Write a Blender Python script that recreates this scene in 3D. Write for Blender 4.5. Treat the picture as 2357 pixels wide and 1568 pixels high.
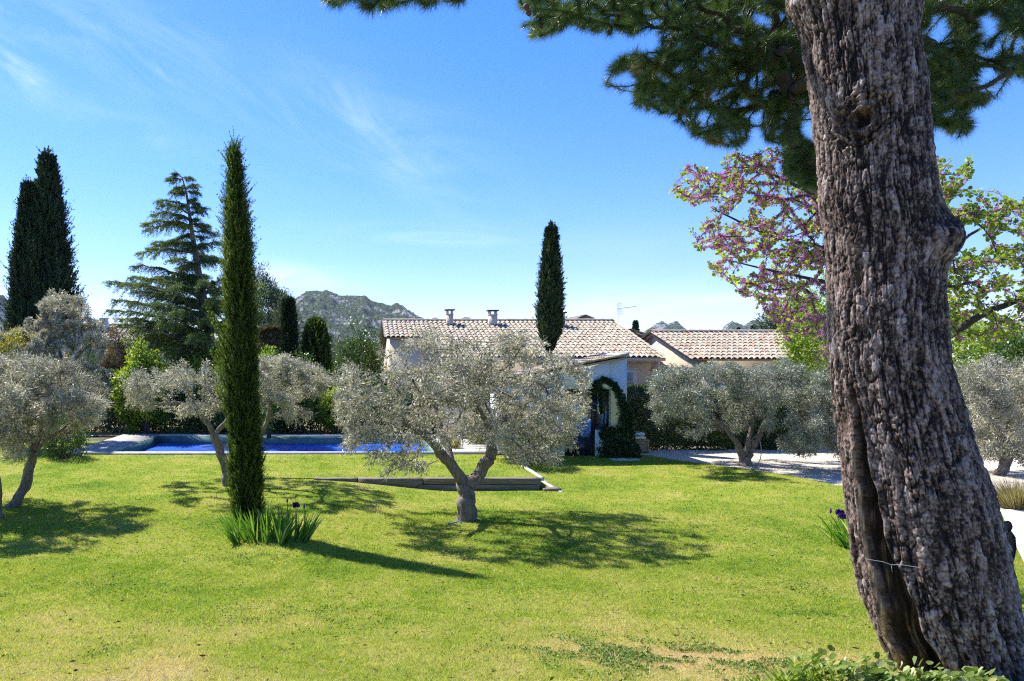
import bpy, math, random
import numpy as np
from mathutils import Vector
R = math.radians
rng = np.random.default_rng(7)
random.seed(7)
for o in list(bpy.data.objects): bpy.data.objects.remove(o)
sc = bpy.context.scene
COL = sc.collection

# ------------------------------------------------------------------ camera, sky, sun
F, CX, CY, CH = 1571.0, 820.0, 832.0, 3.05        # focal length, principal point and eye height the layout was measured with
cam = bpy.data.objects.new('camera', bpy.data.cameras.new('camera')); COL.objects.link(cam)
cam.location = (0, 0, CH); cam.rotation_euler = (R(90), 0, 0)
cam.data.sensor_width = 36; cam.data.lens = F/2357*36
cam.data.shift_x = (1178.5-CX)/2357; cam.data.shift_y = (CY-784)/2357
cam.data.clip_end = 20000; cam.data.clip_start = 0.05
sc.camera = cam
SUN_AZ, SUN_EL = -51.0, 54.0                        # degrees, azimuth clockwise from +Y
sdir = Vector((math.sin(R(SUN_AZ))*math.cos(R(SUN_EL)), math.cos(R(SUN_AZ))*math.cos(R(SUN_EL)), math.sin(R(SUN_EL))))
sun = bpy.data.objects.new('sun', bpy.data.lights.new('sun', 'SUN')); COL.objects.link(sun)
sun.data.energy = 4.7; sun.data.angle = R(0.53); sun.data.color = (1.0, 0.95, 0.87)
sun.rotation_euler = sdir.to_track_quat('Z', 'Y').to_euler()
sc.view_settings.view_transform = 'Standard'; sc.view_settings.look = 'None'
sc.view_settings.exposure = 1.2; sc.view_settings.gamma = 1
sc.cycles.use_denoising = False; sc.cycles.use_adaptive_sampling = False; sc.cycles.pixel_filter_type = 'BLACKMAN_HARRIS'; sc.cycles.filter_width = 1.15; sc.cycles.max_bounces = 8; sc.cycles.transparent_max_bounces = 8

world = bpy.data.worlds.new('World'); sc.world = world; world.use_nodes = True
nt = world.node_tree; nt.nodes.clear()
def wn(t, **k):
    n = nt.nodes.new(t)
    for a, b in k.items(): setattr(n, a, b)
    return n
def wm(op, a, b=None, c=None, clamp=False):
    n = wn('ShaderNodeMath', operation=op); n.use_clamp = clamp
    for i, v in enumerate((a, b, c)):
        if v is None: continue
        if isinstance(v, (int, float)): n.inputs[i].default_value = v
        else: nt.links.new(v, n.inputs[i])
    return n.outputs[0]
sky = wn('ShaderNodeTexSky', sky_type='NISHITA'); sky.sun_disc = False
sky.sun_elevation = R(SUN_EL); sky.sun_rotation = R(SUN_AZ % 360)
sky.air_density = 1.0; sky.dust_density = 0.3; sky.ozone_density = 3.0; sky.altitude = 100
hs = wn('ShaderNodeHueSaturation'); hs.inputs['Saturation'].default_value = 1.38; hs.inputs['Value'].default_value = 1.0
nt.links.new(sky.outputs[0], hs.inputs['Color'])
tc = wn('ShaderNodeTexCoord'); sp = wn('ShaderNodeSeparateXYZ'); nt.links.new(tc.outputs['Generated'], sp.inputs[0])
yy = wm('MAXIMUM', sp.outputs[1], 0.05)
U = wm('DIVIDE', sp.outputs[0], yy); V = wm('DIVIDE', sp.outputs[2], yy)
def wisp(x, y, lx, ly, ang, strength, sc1=3.0, sc2=14.0, thr=0.42):
    "a cirrus streak: soft ellipse round a sky direction times noise drawn out along it"
    u0, v0 = (x-CX)/F, (CY-y)/F; a = R(ang)
    du = wm('SUBTRACT', U, u0); dv = wm('SUBTRACT', V, v0)
    s = wm('ADD', wm('MULTIPLY', du, math.cos(a)), wm('MULTIPLY', dv, math.sin(a)))
    t = wm('SUBTRACT', wm('MULTIPLY', dv, math.cos(a)), wm('MULTIPLY', du, math.sin(a)))
    s1 = wm('DIVIDE', s, lx/F); t1 = wm('DIVIDE', t, ly/F)
    r2 = wm('ADD', wm('MULTIPLY', s1, s1), wm('MULTIPLY', t1, t1))
    g = wm('POWER', 2.718, wm('MULTIPLY', r2, -1.0))
    cx = wn('ShaderNodeCombineXYZ')
    nt.links.new(wm('MULTIPLY', s, sc1), cx.inputs[0]); nt.links.new(wm('MULTIPLY', t, sc2), cx.inputs[1]); cx.inputs[2].default_value = x*0.013
    no = wn('ShaderNodeTexNoise'); no.inputs['Scale'].default_value = 1.0; no.inputs['Detail'].default_value = 9; no.inputs['Roughness'].default_value = 0.62
    no.inputs['Distortion'].default_value = 1.1
    nt.links.new(cx.outputs[0], no.inputs['Vector'])
    n2 = wm('MULTIPLY', wm('SUBTRACT', no.outputs[0], thr), 3.2, clamp=True)
    return wm('MULTIPLY', wm('MULTIPLY', g, n2), strength)
ws = [wisp(812, 255, 150, 42, -46, 0.32, 4, 11, .33), wisp(905, 330, 260, 110, -28, 0.28, 4, 10, .38), wisp(40, 155, 90, 30, -38, .8, 5, 16),
      wisp(120, 60, 420, 110, -25, 0.26, 3, 13), wisp(480, 150, 420, 50, -32, 0.22, 3, 14), wisp(330, 310, 330, 40, -18, 0.18, 3, 16), wisp(385, 170, 40, 16, -40, .4, 6, 20),
      wisp(1600, 735, 330, 44, -2, 0.75, 3, 12, .33), wisp(1290, 728, 230, 30, 10, 0.6, 4, 16, .33), wisp(650, 640, 150, 30, -6, 0.75, 5, 22, .3),
      wisp(1000, 550, 350, 28, -3, 0.25, 3, 30), wisp(1650, 690, 160, 16, 3, 0.7, 3, 18, .3), wisp(1450, 640, 500, 120, 5, 0.12, 3, 9, .3)]
acc = ws[0]
for w_ in ws[1:]: acc = wm('ADD', acc, w_)
hz = wm('POWER', 2.718, wm('MULTIPLY', wm('ABSOLUTE', V), -9.0))
acc = wm('ADD', acc, wm('MULTIPLY', hz, 0.02))
acc = wm('MULTIPLY', wm('MINIMUM', acc, 0.85), wm('GREATER_THAN', sp.outputs[1], 0.06))
mixc = wn('ShaderNodeMixRGB'); nt.links.new(acc, mixc.inputs[0]); tint = wn('ShaderNodeMixRGB', blend_type='MULTIPLY'); tint.inputs[0].default_value = 1; tint.inputs[2].default_value = (1.03, .96, 1.28, 1); nt.links.new(hs.outputs[0], tint.inputs[1]); nt.links.new(tint.outputs[0], mixc.inputs[1]); mixc.inputs[2].default_value = (5.0, 6.0, 7.2, 1)
bg = wn('ShaderNodeBackground'); bg.inputs[1].default_value = 0.092; nt.links.new(mixc.outputs[0], bg.inputs[0])
wo = wn('ShaderNodeOutputWorld'); nt.links.new(bg.outputs[0], wo.inputs[0])

# ------------------------------------------------------------------ layout helpers
def sstep(t): t = np.clip(t, 0, 1); return t*t*(3-2*t)
def g0(X, Y):
    "ground height: the lawn rises towards the camera, and dips in front of the sleepers"
    X = np.asarray(X, float); Y = np.asarray(Y, float)
    t = np.clip((12.5-Y)/8.5, 0, 1.05); base = t*t
    dx = sstep((X+1.4)/4.0)*sstep((11.0-X)/4.0)
    dz = np.where(Y < 17.62, sstep((Y-12.0)/4.8), sstep((22.2-Y)/4.5))
    return base - 0.27*dx*dz + 0.012*np.sin(X*1.7+Y*.9)*np.sin(Y*1.3)*sstep((Y-5)/3)*sstep((22-Y)/3)
def on_terrace(X, Y): return (X > -3) & (X < 4.78) & (Y > 17.75) & (Y < 22.5)
def gz(X, Y): return np.where(on_terrace(np.asarray(X), np.asarray(Y)), 0.012, g0(X, Y))
def P(x, y, Z): return np.array(((x-CX)/F*Z, Z, CH-(y-CY)/F*Z))
def G(x, y):
    "the point of the ground seen at that place in the photograph"
    Z = 20.0
    for _ in range(60):
        h = CH-float(g0((x-CX)/F*Z, Z)); Z = 0.5*Z+0.5*h*F/(y-CY)
    return np.array(((x-CX)/F*Z, Z, CH-(y-CY)/F*Z))
def nrm(v, ax=-1): return v/np.maximum(np.linalg.norm(v, axis=ax, keepdims=True), 1e-9)
def hash3(i, j, k, s=0):
    h = (i.astype(np.int64)*374761393 + j.astype(np.int64)*668265263 + k.astype(np.int64)*2147483647 + s*1274126177) & 0xffffffff
    h = ((h ^ (h >> 13))*1274126177) & 0xffffffff
    h = ((h ^ (h >> 16))*2246822519) & 0xffffffff
    return ((h ^ (h >> 15)) & 0xffffff)/float(0xffffff)
def vnoise(p, s=0):
    p = np.asarray(p, float); i = np.floor(p).astype(np.int64); f = p-i; f = f*f*(3-2*f)
    r = 0
    for a in (0, 1):
        for b in (0, 1):
            for c in (0, 1):
                w = (f[..., 0] if a else 1-f[..., 0])*(f[..., 1] if b else 1-f[..., 1])*(f[..., 2] if c else 1-f[..., 2])
                r = r + w*hash3(i[..., 0]+a, i[..., 1]+b, i[..., 2]+c, s)
    return r
def fbm(p, o=4, s=0, g=.5):
    r = 0; a = 1; t = 0
    for k in range(o): r = r + a*vnoise(np.asarray(p)*2**k, s+k); t += a; a *= g
    return r/t

# ------------------------------------------------------------------ objects
def mesh(name, V, Fs, m, parent=None, attrs=None, smooth=False):
    "one mesh object out of numpy vertices and a list of (n, k) index arrays; points are in world space"
    V = np.asarray(V, np.float32)
    Fs = [np.asarray(f, np.int32) for f in Fs if len(f)]
    q_ = parent
    while q_ is not None: V = V-np.array(q_.location, np.float32); q_ = q_.parent
    me = bpy.data.meshes.new(name)
    me.vertices.add(len(V)); me.vertices.foreach_set('co', V.ravel())
    li = np.concatenate([f.ravel() for f in Fs]); cnt = np.concatenate([np.full(len(f), f.shape[1], np.int32) for f in Fs])
    me.loops.add(len(li)); me.loops.foreach_set('vertex_index', li)
    me.polygons.add(len(cnt)); st = np.concatenate(([0], np.cumsum(cnt)[:-1])).astype(np.int32)
    me.polygons.foreach_set('loop_start', st); me.polygons.foreach_set('loop_total', cnt)
    if smooth: me.polygons.foreach_set('use_smooth', np.ones(len(cnt), bool))
    for k, a in (attrs or {}).items():
        at = me.attributes.new(k, 'FLOAT', 'POINT'); at.data.foreach_set('value', np.asarray(a, np.float32))
    me.update(calc_edges=True); me.validate()
    if m is not None: me.materials.append(m)
    o = bpy.data.objects.new(name, me); COL.objects.link(o)
    if parent is not None: o.parent = parent
    return o
def tag(o, label=None, cat=None, group=None, kind=None):
    for k, v in (('label', label), ('category', cat), ('group', group), ('kind', kind)):
        if v: o[k] = v
    return o
def thing(name, loc, label, cat, group=None):
    o = bpy.data.objects.new(name, None); COL.objects.link(o); o.location = [float(c) for c in loc]; o.empty_display_size = .1
    return tag(o, label, cat, group)
class MB:
    "collects boxes, prisms and tubes into one mesh"
    def __init__(s): s.V = []; s.F = {3: [], 4: []}; s.n = 0; s.A = []
    def add(s, V, Fs, a=0.5):
        V = np.asarray(V, float).reshape(-1, 3)
        for f in Fs:
            f = np.asarray(f)
            if len(f): s.F.setdefault(f.shape[1], []).append(f+s.n)
        s.V.append(V); s.n += len(V); s.A.append(np.full(len(V), a) if np.isscalar(a) else np.asarray(a))
    def box(s, x0, x1, y0, y1, z0, z1, a=.5, rot=None, bev=0):
        V = np.array([(x, y, z) for z in (z0, z1) for y in (y0, y1) for x in (x0, x1)], float)
        if rot:
            c = np.array([(x0+x1)/2, (y0+y1)/2]); q = math.radians(rot)
            d = V[:, :2]-c; V[:, :2] = c+d@np.array([[math.cos(q), math.sin(q)], [-math.sin(q), math.cos(q)]])
        s.add(V, [[(0, 2, 3, 1), (4, 5, 7, 6), (0, 1, 5, 4), (2, 6, 7, 3), (0, 4, 6, 2), (1, 3, 7, 5)]], a)
    def tube(s, pts, rad, n=6, a=.5, cap=True):
        pts = np.asarray(pts, float); m = len(pts); rad = np.broadcast_to(np.asarray(rad, float), (m,))
        T = nrm(np.gradient(pts, axis=0)); ref = np.array((0.31, 0.17, 0.93)) if abs(T[0, 2]) < .9 else np.array((1., .1, 0))
        A = nrm(ref-(T@ref)[:, None]*T); B = np.cross(T, A)
        th = np.arange(n)*2*math.pi/n
        V = pts[:, None]+rad[:, None, None]*(np.cos(th)[None, :, None]*A[:, None]+np.sin(th)[None, :, None]*B[:, None])
        i = np.arange(m-1)[:, None]*n; j = np.arange(n)[None]; k = (j+1) % n
        Fq = np.stack([i+j, i+k, i+n+k, i+n+j], -1).reshape(-1, 4)
        V = V.reshape(-1, 3); fs = [Fq]
        if cap:
            V = np.vstack([V, pts[0], pts[-1]]); c0 = m*n; j = np.arange(n); k = (j+1) % n
            fs.append(np.stack([k, j, np.full(n, c0)], -1)); fs.append(np.stack([(m-1)*n+j, (m-1)*n+k, np.full(n, c0+1)], -1))
        s.add(V, fs, a)
    def prism(s, poly, ax, a0, a1, a=.5):
        "a closed outline in the plane across axis ax, pushed from a0 to a1"
        n = len(poly); V = []
        for q in (a0, a1):
            for (u, v) in poly: V.append({0: (q, u, v), 1: (u, q, v), 2: (u, v, q)}[ax])
        fs = [[(i, (i+1) % n, n+(i+1) % n, n+i) for i in range(n)]]
        s.add(V, fs, a); b = s.n-2*n
        s.F.setdefault(n, []).append(np.array([list(range(n))[::-1]])+b); s.F[n].append(np.array([list(range(n, 2*n))])+b)
    def build(s, name, m, parent=None, smooth=False):
        return mesh(name, np.vstack(s.V), [np.vstack(f) for f in s.F.values() if len(f)], m, parent, {'rnd': np.concatenate(s.A)}, smooth)

# ------------------------------------------------------------------ materials
def newmat(name):
    m = bpy.data.materials.new(name); m.use_nodes = True; n = m.node_tree
    b = n.nodes['Principled BSDF']; return m, n, b, n.nodes['Material Output']
def rgb(c): return (c[0], c[1], c[2], 1)
def ramp(n, stops, inp):
    r = n.nodes.new('ShaderNodeValToRGB'); e = r.color_ramp.elements
    while len(e) < len(stops): e.new(0.5)
    for el, (p, c) in zip(e, stops): el.position = p; el.color = rgb(c)
    n.links.new(inp, r.inputs[0]); return r.outputs[0]
def noise(n, scale, detail=4, vec=None, dist=0, rough=.55):
    t = n.nodes.new('ShaderNodeTexNoise'); t.inputs['Scale'].default_value = scale; t.inputs['Detail'].default_value = detail
    t.inputs['Distortion'].default_value = dist; t.inputs['Roughness'].default_value = rough
    if vec is None:
        g_ = n.nodes.new('ShaderNodeNewGeometry'); vec = g_.outputs['Position']
    n.links.new(vec, t.inputs['Vector']); return t.outputs[0]
def vmap(n, sx, sy, sz):
    g_ = n.nodes.new('ShaderNodeNewGeometry'); mp = n.nodes.new('ShaderNodeMapping'); mp.inputs['Scale'].default_value = (sx, sy, sz)
    n.links.new(g_.outputs['Position'], mp.inputs[0]); return mp.outputs[0]
def mix(n, f, a, b, mode='MIX'):
    x = n.nodes.new('ShaderNodeMixRGB'); x.blend_type = mode
    for i, v in enumerate((f, a, b)):
        if isinstance(v, (int, float)): x.inputs[i].default_value = v
        elif isinstance(v, tuple): x.inputs[i].default_value = rgb(v)
        else: n.links.new(v, x.inputs[i])
    return x.outputs[0]
def nmath(n, op, a, b=0., clamp=False):
    x = n.nodes.new('ShaderNodeMath'); x.operation = op; x.use_clamp = clamp
    for i, v in enumerate((a, b)):
        if isinstance(v, (int, float)): x.inputs[i].default_value = v
        else: n.links.new(v, x.inputs[i])
    return x.outputs[0]
def attr(n, name='rnd'):
    a = n.nodes.new('ShaderNodeAttribute'); a.attribute_name = name; return a.outputs['Fac']
def bump(n, b, h, strength=.5, dist=.02):
    u = n.nodes.new('ShaderNodeBump'); u.inputs['Strength'].default_value = strength; u.inputs['Distance'].default_value = dist
    n.links.new(h, u.inputs['Height']); n.links.new(u.outputs[0], b.inputs['Normal'])
def leafmat(name, stops, trans=.35, tcol=1.6, rough=.45, spec=.35, back=None, tb=.55):
    m, n, b, out = newmat(name)
    c = ramp(n, stops, attr(n))
    if back:
        g_ = n.nodes.new('ShaderNodeNewGeometry'); c = mix(n, g_.outputs['Backfacing'], c, back)
    n.links.new(c, b.inputs['Base Color']); b.inputs['Roughness'].default_value = rough; b.inputs['Specular IOR Level'].default_value = spec
    t = n.nodes.new('ShaderNodeBsdfTranslucent'); tc_ = mix(n, 1.0, c, (tcol, tcol, tcol*tb), 'MULTIPLY'); n.links.new(tc_, t.inputs[0])
    s = n.nodes.new('ShaderNodeMixShader'); s.inputs[0].default_value = trans
    n.links.new(b.outputs[0], s.inputs[1]); n.links.new(t.outputs[0], s.inputs[2]); n.links.new(s.outputs[0], out.inputs[0])
    return m
def barkmat(name, c0, c1, scale=6, st=.6):
    m, n, b, out = newmat(name)
    v = vmap(n, 1, 1, .25); t = noise(n, scale*4, 6, v, .9, .72)
    n.links.new(ramp(n, [(.3, c0), (.68, c1)], t), b.inputs['Base Color']); b.inputs['Roughness'].default_value = .9
    bump(n, b, t, st, .03); return m
def plain(name, c, rough=.6, var=.12, scale=3, bumps=0, bscale=60, metal=0, spec=.4):
    m, n, b, out = newmat(name)
    t = noise(n, scale, 5)
    n.links.new(mix(n, 1.0, c, ramp(n, [(.3, (1-var,)*3), (.7, (1+var*.5,)*3)], t), 'MULTIPLY'), b.inputs['Base Color'])
    b.inputs['Roughness'].default_value = rough; b.inputs['Metallic'].default_value = metal; b.inputs['Specular IOR Level'].default_value = spec
    if bumps: bump(n, b, noise(n, bscale, 4), bumps, .01)
    return m
M = {}
M['olive'] = leafmat('olive_leaf', [(0, (.065, .07, .045)), (.3, (.20, .19, .135)), (.6, (.405, .38, .29)), (1, (.72, .66, .55))], .25, 1.2, .5, .45, (.36, .35, .27), .7)
M['olive_green'] = leafmat('olive_leaf_green', [(0, (.06, .08, .045)), (.35, (.155, .185, .125)), (.7, (.30, .32, .235)), (1, (.50, .50, .41))], .22, 1.2, .5, .45, (.27, .285, .225), .8)
M['olive_bark'] = barkmat('olive_bark', (.045, .034, .028), (.29, .24, .195), 5)
M['cypress'] = leafmat('cypress_leaf', [(0, (.015, .035, .008)), (.4, (.055, .10, .016)), (.7, (.14, .20, .028)), (1, (.34, .36, .09))], .34, 1.5, .55, .25)
M['cypress_dark'] = leafmat('cypress_leaf_dark', [(0, (.012, .028, .014)), (.5, (.030, .060, .022)), (.9, (.065, .10, .032)), (1, (.18, .16, .08))], .15, 1.4, .6, .2)
M['cedar'] = leafmat('cedar_needle', [(0, (.025, .05, .018)), (.5, (.075, .13, .03)), (1, (.22, .30, .05))], .35, 1.6, .5, .25)
M['pine'] = leafmat('pine_needle', [(0, (.024, .058, .018)), (.5, (.070, .13, .028)), (.88, (.19, .25, .055)), (1, (.26, .19, .09))], .28, 1.5, .35, .5)
M['lime'] = leafmat('spring_leaf', [(0, (.10, .17, .02)), (.5, (.23, .32, .04)), (1, (.42, .47, .09))], .45, 1.5, .45, .3)
M['green'] = leafmat('shrub_leaf', [(0, (.02, .05, .010)), (.5, (.05, .10, .018)), (1, (.14, .20, .035))], .3, 1.6, .38, .45)
M['hedge'] = leafmat('hedge_leaf', [(0, (.018, .042, .012)), (.5, (.05, .09, .022)), (.85, (.15, .19, .045)), (1, (.42, .40, .11))], .3, 1.5, .35, .5)
M['yellow'] = leafmat('yellow_leaf', [(0, (.14, .16, .02)), (.5, (.30, .28, .04)), (1, (.5, .40, .06))], .35, 1.3, .5, .3)
M['brown'] = leafmat('brown_leaf', [(0, (.05, .038, .02)), (.5, (.13, .095, .05)), (1, (.26, .19, .09))], .2, 1.2, .7, .2)
M['farpine'] = leafmat('far_pine_leaf', [(0, (.025, .05, .022)), (.5, (.065, .095, .045)), (1, (.15, .17, .09))], .2, 1.3, .6, .2)
M['redbud_leaf'] = leafmat('redbud_leaf', [(0, (.12, .20, .02)), (.5, (.27, .38, .035)), (1, (.44, .50, .09))], .45, 1.4, .45, .3)
M['blossom'] = leafmat('redbud_blossom', [(0, (.30, .08, .28)), (.5, (.50, .17, .45)), (1, (.74, .38, .66))], .4, 1.25, .55, .2, None, 1.0)
M['iris'] = leafmat('iris_leaf', [(0, (.05, .13, .015)), (.5, (.12, .25, .03)), (.95, (.24, .38, .06)), (1, (.55, .48, .26))], .4, 1.5, .35, .5)
M['iris_flower'] = leafmat('iris_petal', [(0, (.04, .015, .14)), (1, (.13, .05, .35))], .3, 1.2, .5, .2)
M['ivy'] = leafmat('ivy_leaf', [(0, (.010, .034, .012)), (.6, (.035, .085, .025)), (1, (.12, .20, .06))], .25, 1.4, .35, .4)
M['cover'] = leafmat('ground_cover_leaf', [(0, (.07, .14, .025)), (.45, (.20, .28, .09)), (.8, (.36, .41, .20)), (1, (.55, .54, .34))], .3, 1.3, .4, .35)
M['drygrass'] = leafmat('dry_grass_blade', [(0, (.10, .10, .04)), (.6, (.26, .22, .10)), (1, (.5, .42, .22))], .3, 1.2, .6, .2)
M['bark_dark'] = barkmat('dark_bark', (.02, .016, .012), (.10, .08, .065), 6)
M['bark_grey'] = barkmat('grey_bark', (.06, .05, .045), (.22, .19, .17), 6)

# ------------------------------------------------------------------ plant builders
def rdir(n, r=rng): return nrm(r.normal(size=(n, 3)))
def leaves(pos, d, L, W, rnd, kind='rhomb', up=None, r=rng, fold=.12):
    "one blade per point: kind rhomb (lance leaf), tri (needle), round (six-sided leaf)"
    n = len(pos); d = nrm(d); L = np.broadcast_to(L, (n,))[:, None]; W = np.broadcast_to(W, (n,))[:, None]
    q = r.normal(size=(n, 3)) if up is None else np.asarray(up)+r.normal(size=(n, 3))*.35
    s = nrm(np.cross(d, q)); nn = np.cross(s, d)
    if kind == 'tri':
        V = np.stack([pos-s*W*.5, pos+s*W*.5, pos+d*L], 1); k = 3
        Fs = [np.arange(n*3).reshape(n, 3)]
    elif kind == 'rhomb':
        mid = pos+d*L*.45+nn*L*fold*.3
        V = np.stack([pos, mid+s*W*.5, pos+d*L, mid-s*W*.5], 1); k = 4
        Fs = [np.arange(n*4).reshape(n, 4)]
    else:
        a = pos+d*L*.22; b = pos+d*L*.72
        V = np.stack([pos, a+s*W*.46+nn*W*fold, b+s*W*.42+nn*W*fold, pos+d*L, b-s*W*.42+nn*W*fold, a-s*W*.46+nn*W*fold], 1); k = 6
        i = np.arange(n)[:, None]*6
        Fs = [np.concatenate([i+np.array([[0, 1, 2, 3]]), i+np.array([[0, 3, 4, 5]])], 0)]
    return V.reshape(-1, 3), Fs, np.repeat(rnd, k)
class Leaf:
    "gathers leaf arrays for one crown"
    def __init__(s): s.V = []; s.F = []; s.A = []; s.n = 0
    def add(s, pos, d, L, W, rnd, kind='rhomb', **k):
        if not len(pos): return
        V, Fs, A = leaves(pos, d, L, W, np.asarray(rnd, float), kind, **k)
        for f in Fs: s.F.append(f+s.n)
        s.V.append(V); s.A.append(A); s.n += len(V)
    def build(s, name, m, parent=None):
        by = {}
        for f in s.F: by.setdefault(f.shape[1], []).append(f)
        return mesh(name, np.vstack(s.V), [np.vstack(v) for v in by.values()], m, parent, {'rnd': np.concatenate(s.A)})
def grow(limbs, tips, r_tip=.006, e=2.4, step=.16, wob=.05, r=rng, bend=.45, upk=0.0):
    """limbs: list of (points, radii) that make the trunk and main limbs; tips: points of the crown to be reached.
    Returns the strokes (points, radii) of trunk, limbs, branches and twigs."""
    N = []; par = []; own = []
    strokes = []
    for pts, rad in limbs:
        pts = np.asarray(pts, float); ids = []
        base = -1
        if N:
            dd = np.linalg.norm(np.array(N)-pts[0], axis=1); base = int(dd.argmin())
        # refine the polyline
        P2 = [pts[0]]; R2 = [rad[0]]
        for a in range(len(pts)-1):
            k = max(1, int(np.linalg.norm(pts[a+1]-pts[a])/min(step, .09)))
            for q in range(1, k+1):
                t = q/k; P2.append(pts[a]*(1-t)+pts[a+1]*t); R2.append(rad[a]*(1-t)+rad[a+1]*t)
        P2 = np.array(P2)
        if len(P2) > 4:                                   # soften the corners
            for _ in range(5): P2[1:-1] = .25*P2[:-2]+.5*P2[1:-1]+.25*P2[2:]
        if len(P2) > 3: P2[1:-1] += r.normal(size=(len(P2)-2, 3))*np.array(R2[1:-1])[:, None]*.12
        for p in P2: N.append(p); par.append(base); base = len(N)-1; ids.append(base)
        own.append((ids, np.array(R2)))
    n0 = len(N); root = np.array(N[0])
    top = np.mean([N[ids[-1]] for ids, _ in own], axis=0)
    order = np.argsort(np.linalg.norm(tips-top, axis=1))
    NA = np.zeros((n0+len(tips)*30, 3)); NA[:n0] = N; cnt = n0
    PA = np.full(len(NA), -1); PA[:n0] = par
    DA = np.zeros((len(NA), 3)); pr = np.array(par); DA[:n0] = nrm(NA[:n0]-NA[np.maximum(pr, 0)]+1e-6)
    paths = []
    ok = np.zeros(len(NA), bool)
    for ids, rr in own: ok[ids[max(1, int(len(ids)*.45)):]] = True
    ok[[own[0][0][-1]]] = True
    for k in order:
        t = tips[k]; v = t-NA[:cnt]; D = np.linalg.norm(v, axis=1)
        cs = (v*DA[:cnt]).sum(1)/np.maximum(D, 1e-6)
        cost = D*(1.35-.5*cs)+(~ok[:cnt])*1e3
        i = int(cost.argmin()); L = D[i]; m = max(2, int(L/step))
        if cnt+m >= len(NA): continue
        c = NA[i]+DA[i]*L*bend+np.array([0, 0, upk*L])
        s = np.linspace(0, 1, m+1)[1:, None]
        q = (1-s)**2*NA[i]+2*s*(1-s)*c+s*s*t
        if m > 1: q[:-1] += r.normal(size=(m-1, 3))*wob*L**.5*.6
        ids = list(range(cnt, cnt+m)); NA[cnt:cnt+m] = q
        PA[cnt] = i; PA[cnt+1:cnt+m] = ids[:-1]
        prev = np.vstack([NA[i], q[:-1]]); DA[cnt:cnt+m] = nrm(q-prev); ok[cnt:cnt+m] = True
        paths.append((i, ids)); cnt += m
    acc_ = np.zeros(cnt); kids = np.zeros(cnt, int)
    for i in range(cnt):
        if PA[i] >= 0: kids[PA[i]] += 1
    acc_[kids == 0] = r_tip**e
    for i in range(cnt-1, -1, -1):
        if acc_[i] == 0: acc_[i] = r_tip**e
        if PA[i] >= 0: acc_[PA[i]] += acc_[i]
    rad = acc_**(1/e)
    for ids, rr in own: strokes.append((NA[ids], np.maximum(rr, rad[ids]*.8)))
    for i, ids in paths:
        rr = rad[ids]; strokes.append((np.vstack([NA[i], NA[ids]]), np.concatenate([[rr[0]*1.1], rr])))
    return strokes, len(own)
def wood(strokes, name, m, parent, nlimb=1, rmin=0.0, sides=(12, 6, 4), knob=.0):
    b = MB()
    for k, (p, rr) in enumerate(strokes):
        if rr.max() < rmin: continue
        n = sides[0] if k < nlimb else (sides[1] if rr[0] > .018 else sides[2])
        b.tube(p, rr, n, cap=k < nlimb)
    V = np.vstack(b.V)
    if knob: V = V+(np.stack([fbm(V*[4.5, 4.5, 2.6]+c*31, 2) for c in range(3)], -1)-.5)*knob*2.2+(np.stack([vnoise(V*[17, 17, 5]+c*31) for c in range(3)], -1)-.5)*knob*1.1
    b.V = [V]; return b.build(name, m, parent, smooth=True)
def blobs(bl, n, Z0, r=rng, shell=.35, dep=1.0):
    "points in soft ellipses (x, y, rx, ry) of the photograph, spread in depth so that the whole crown is round in plan"
    A = np.array([b[2]*b[3] for b in bl], float); pick = r.choice(len(bl), n, p=A/A.sum()); B_ = np.array([b[:4] for b in bl], float)[pick]
    a = r.random(n)*6.283; q = r.random(n)**.5; x = B_[:, 0]+np.cos(a)*q*B_[:, 2]; y = B_[:, 1]+np.sin(a)*q*B_[:, 3]
    B_[:, 2:] = np.maximum(B_[:, 2:]-8, 5); q = q*np.where(r.random(n) < .16, 1.05+.35*r.random(n), 1.0); x = B_[:, 0]+np.cos(a)*q*B_[:, 2]; y = B_[:, 1]+np.sin(a)*q*B_[:, 3]
    al = np.array([b[:4] for b in bl], float); x0 = (al[:, 0]-al[:, 2]).min(); x1 = (al[:, 0]+al[:, 2]).max(); y0 = (al[:, 1]-al[:, 3]).min(); y1 = (al[:, 1]+al[:, 3]).max()
    u = (x-(x0+x1)/2)/((x1-x0)/2); v = (y-(y0+y1)/2)/((y1-y0)/2); hw = (x1-x0)/2*Z0/F*dep
    m_ = hw*np.sqrt(np.clip(1-.8*u*u-.35*v*v, .08, 1)); s = r.uniform(-1, 1, n); s = np.sign(s)*abs(s)**shell; Z = Z0+s*m_
    return np.stack([(x-CX)/F*Z, Z, CH-(y-CY)/F*Z], -1)
def blobs_old(bl, n, Z0, r=rng, shell=.35, dep=1.0):
    "points inside ellipsoids given as (x, y, rx, ry[, depth offset]) of the photograph at distance Z0"
    A = np.array([b[2]*b[3]*(b[2]+b[3])/2 for b in bl], float); A = A**.8; pick = r.choice(len(bl), n, p=A/A.sum()); out = []
    d = rdir(n, r); rad = (r.random(n)**shell)[:, None]
    for k in range(n):
        b = bl[pick[k]]; z = Z0+(b[4] if len(b) > 4 else 0); c = P(b[0], b[1], z); s = z/F
        ry = (b[2]+b[3])/2*s*dep
        out.append(c+d[k]*rad[k]*np.array([b[2]*s, ry, b[3]*s]))
    return np.array(out)
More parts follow.
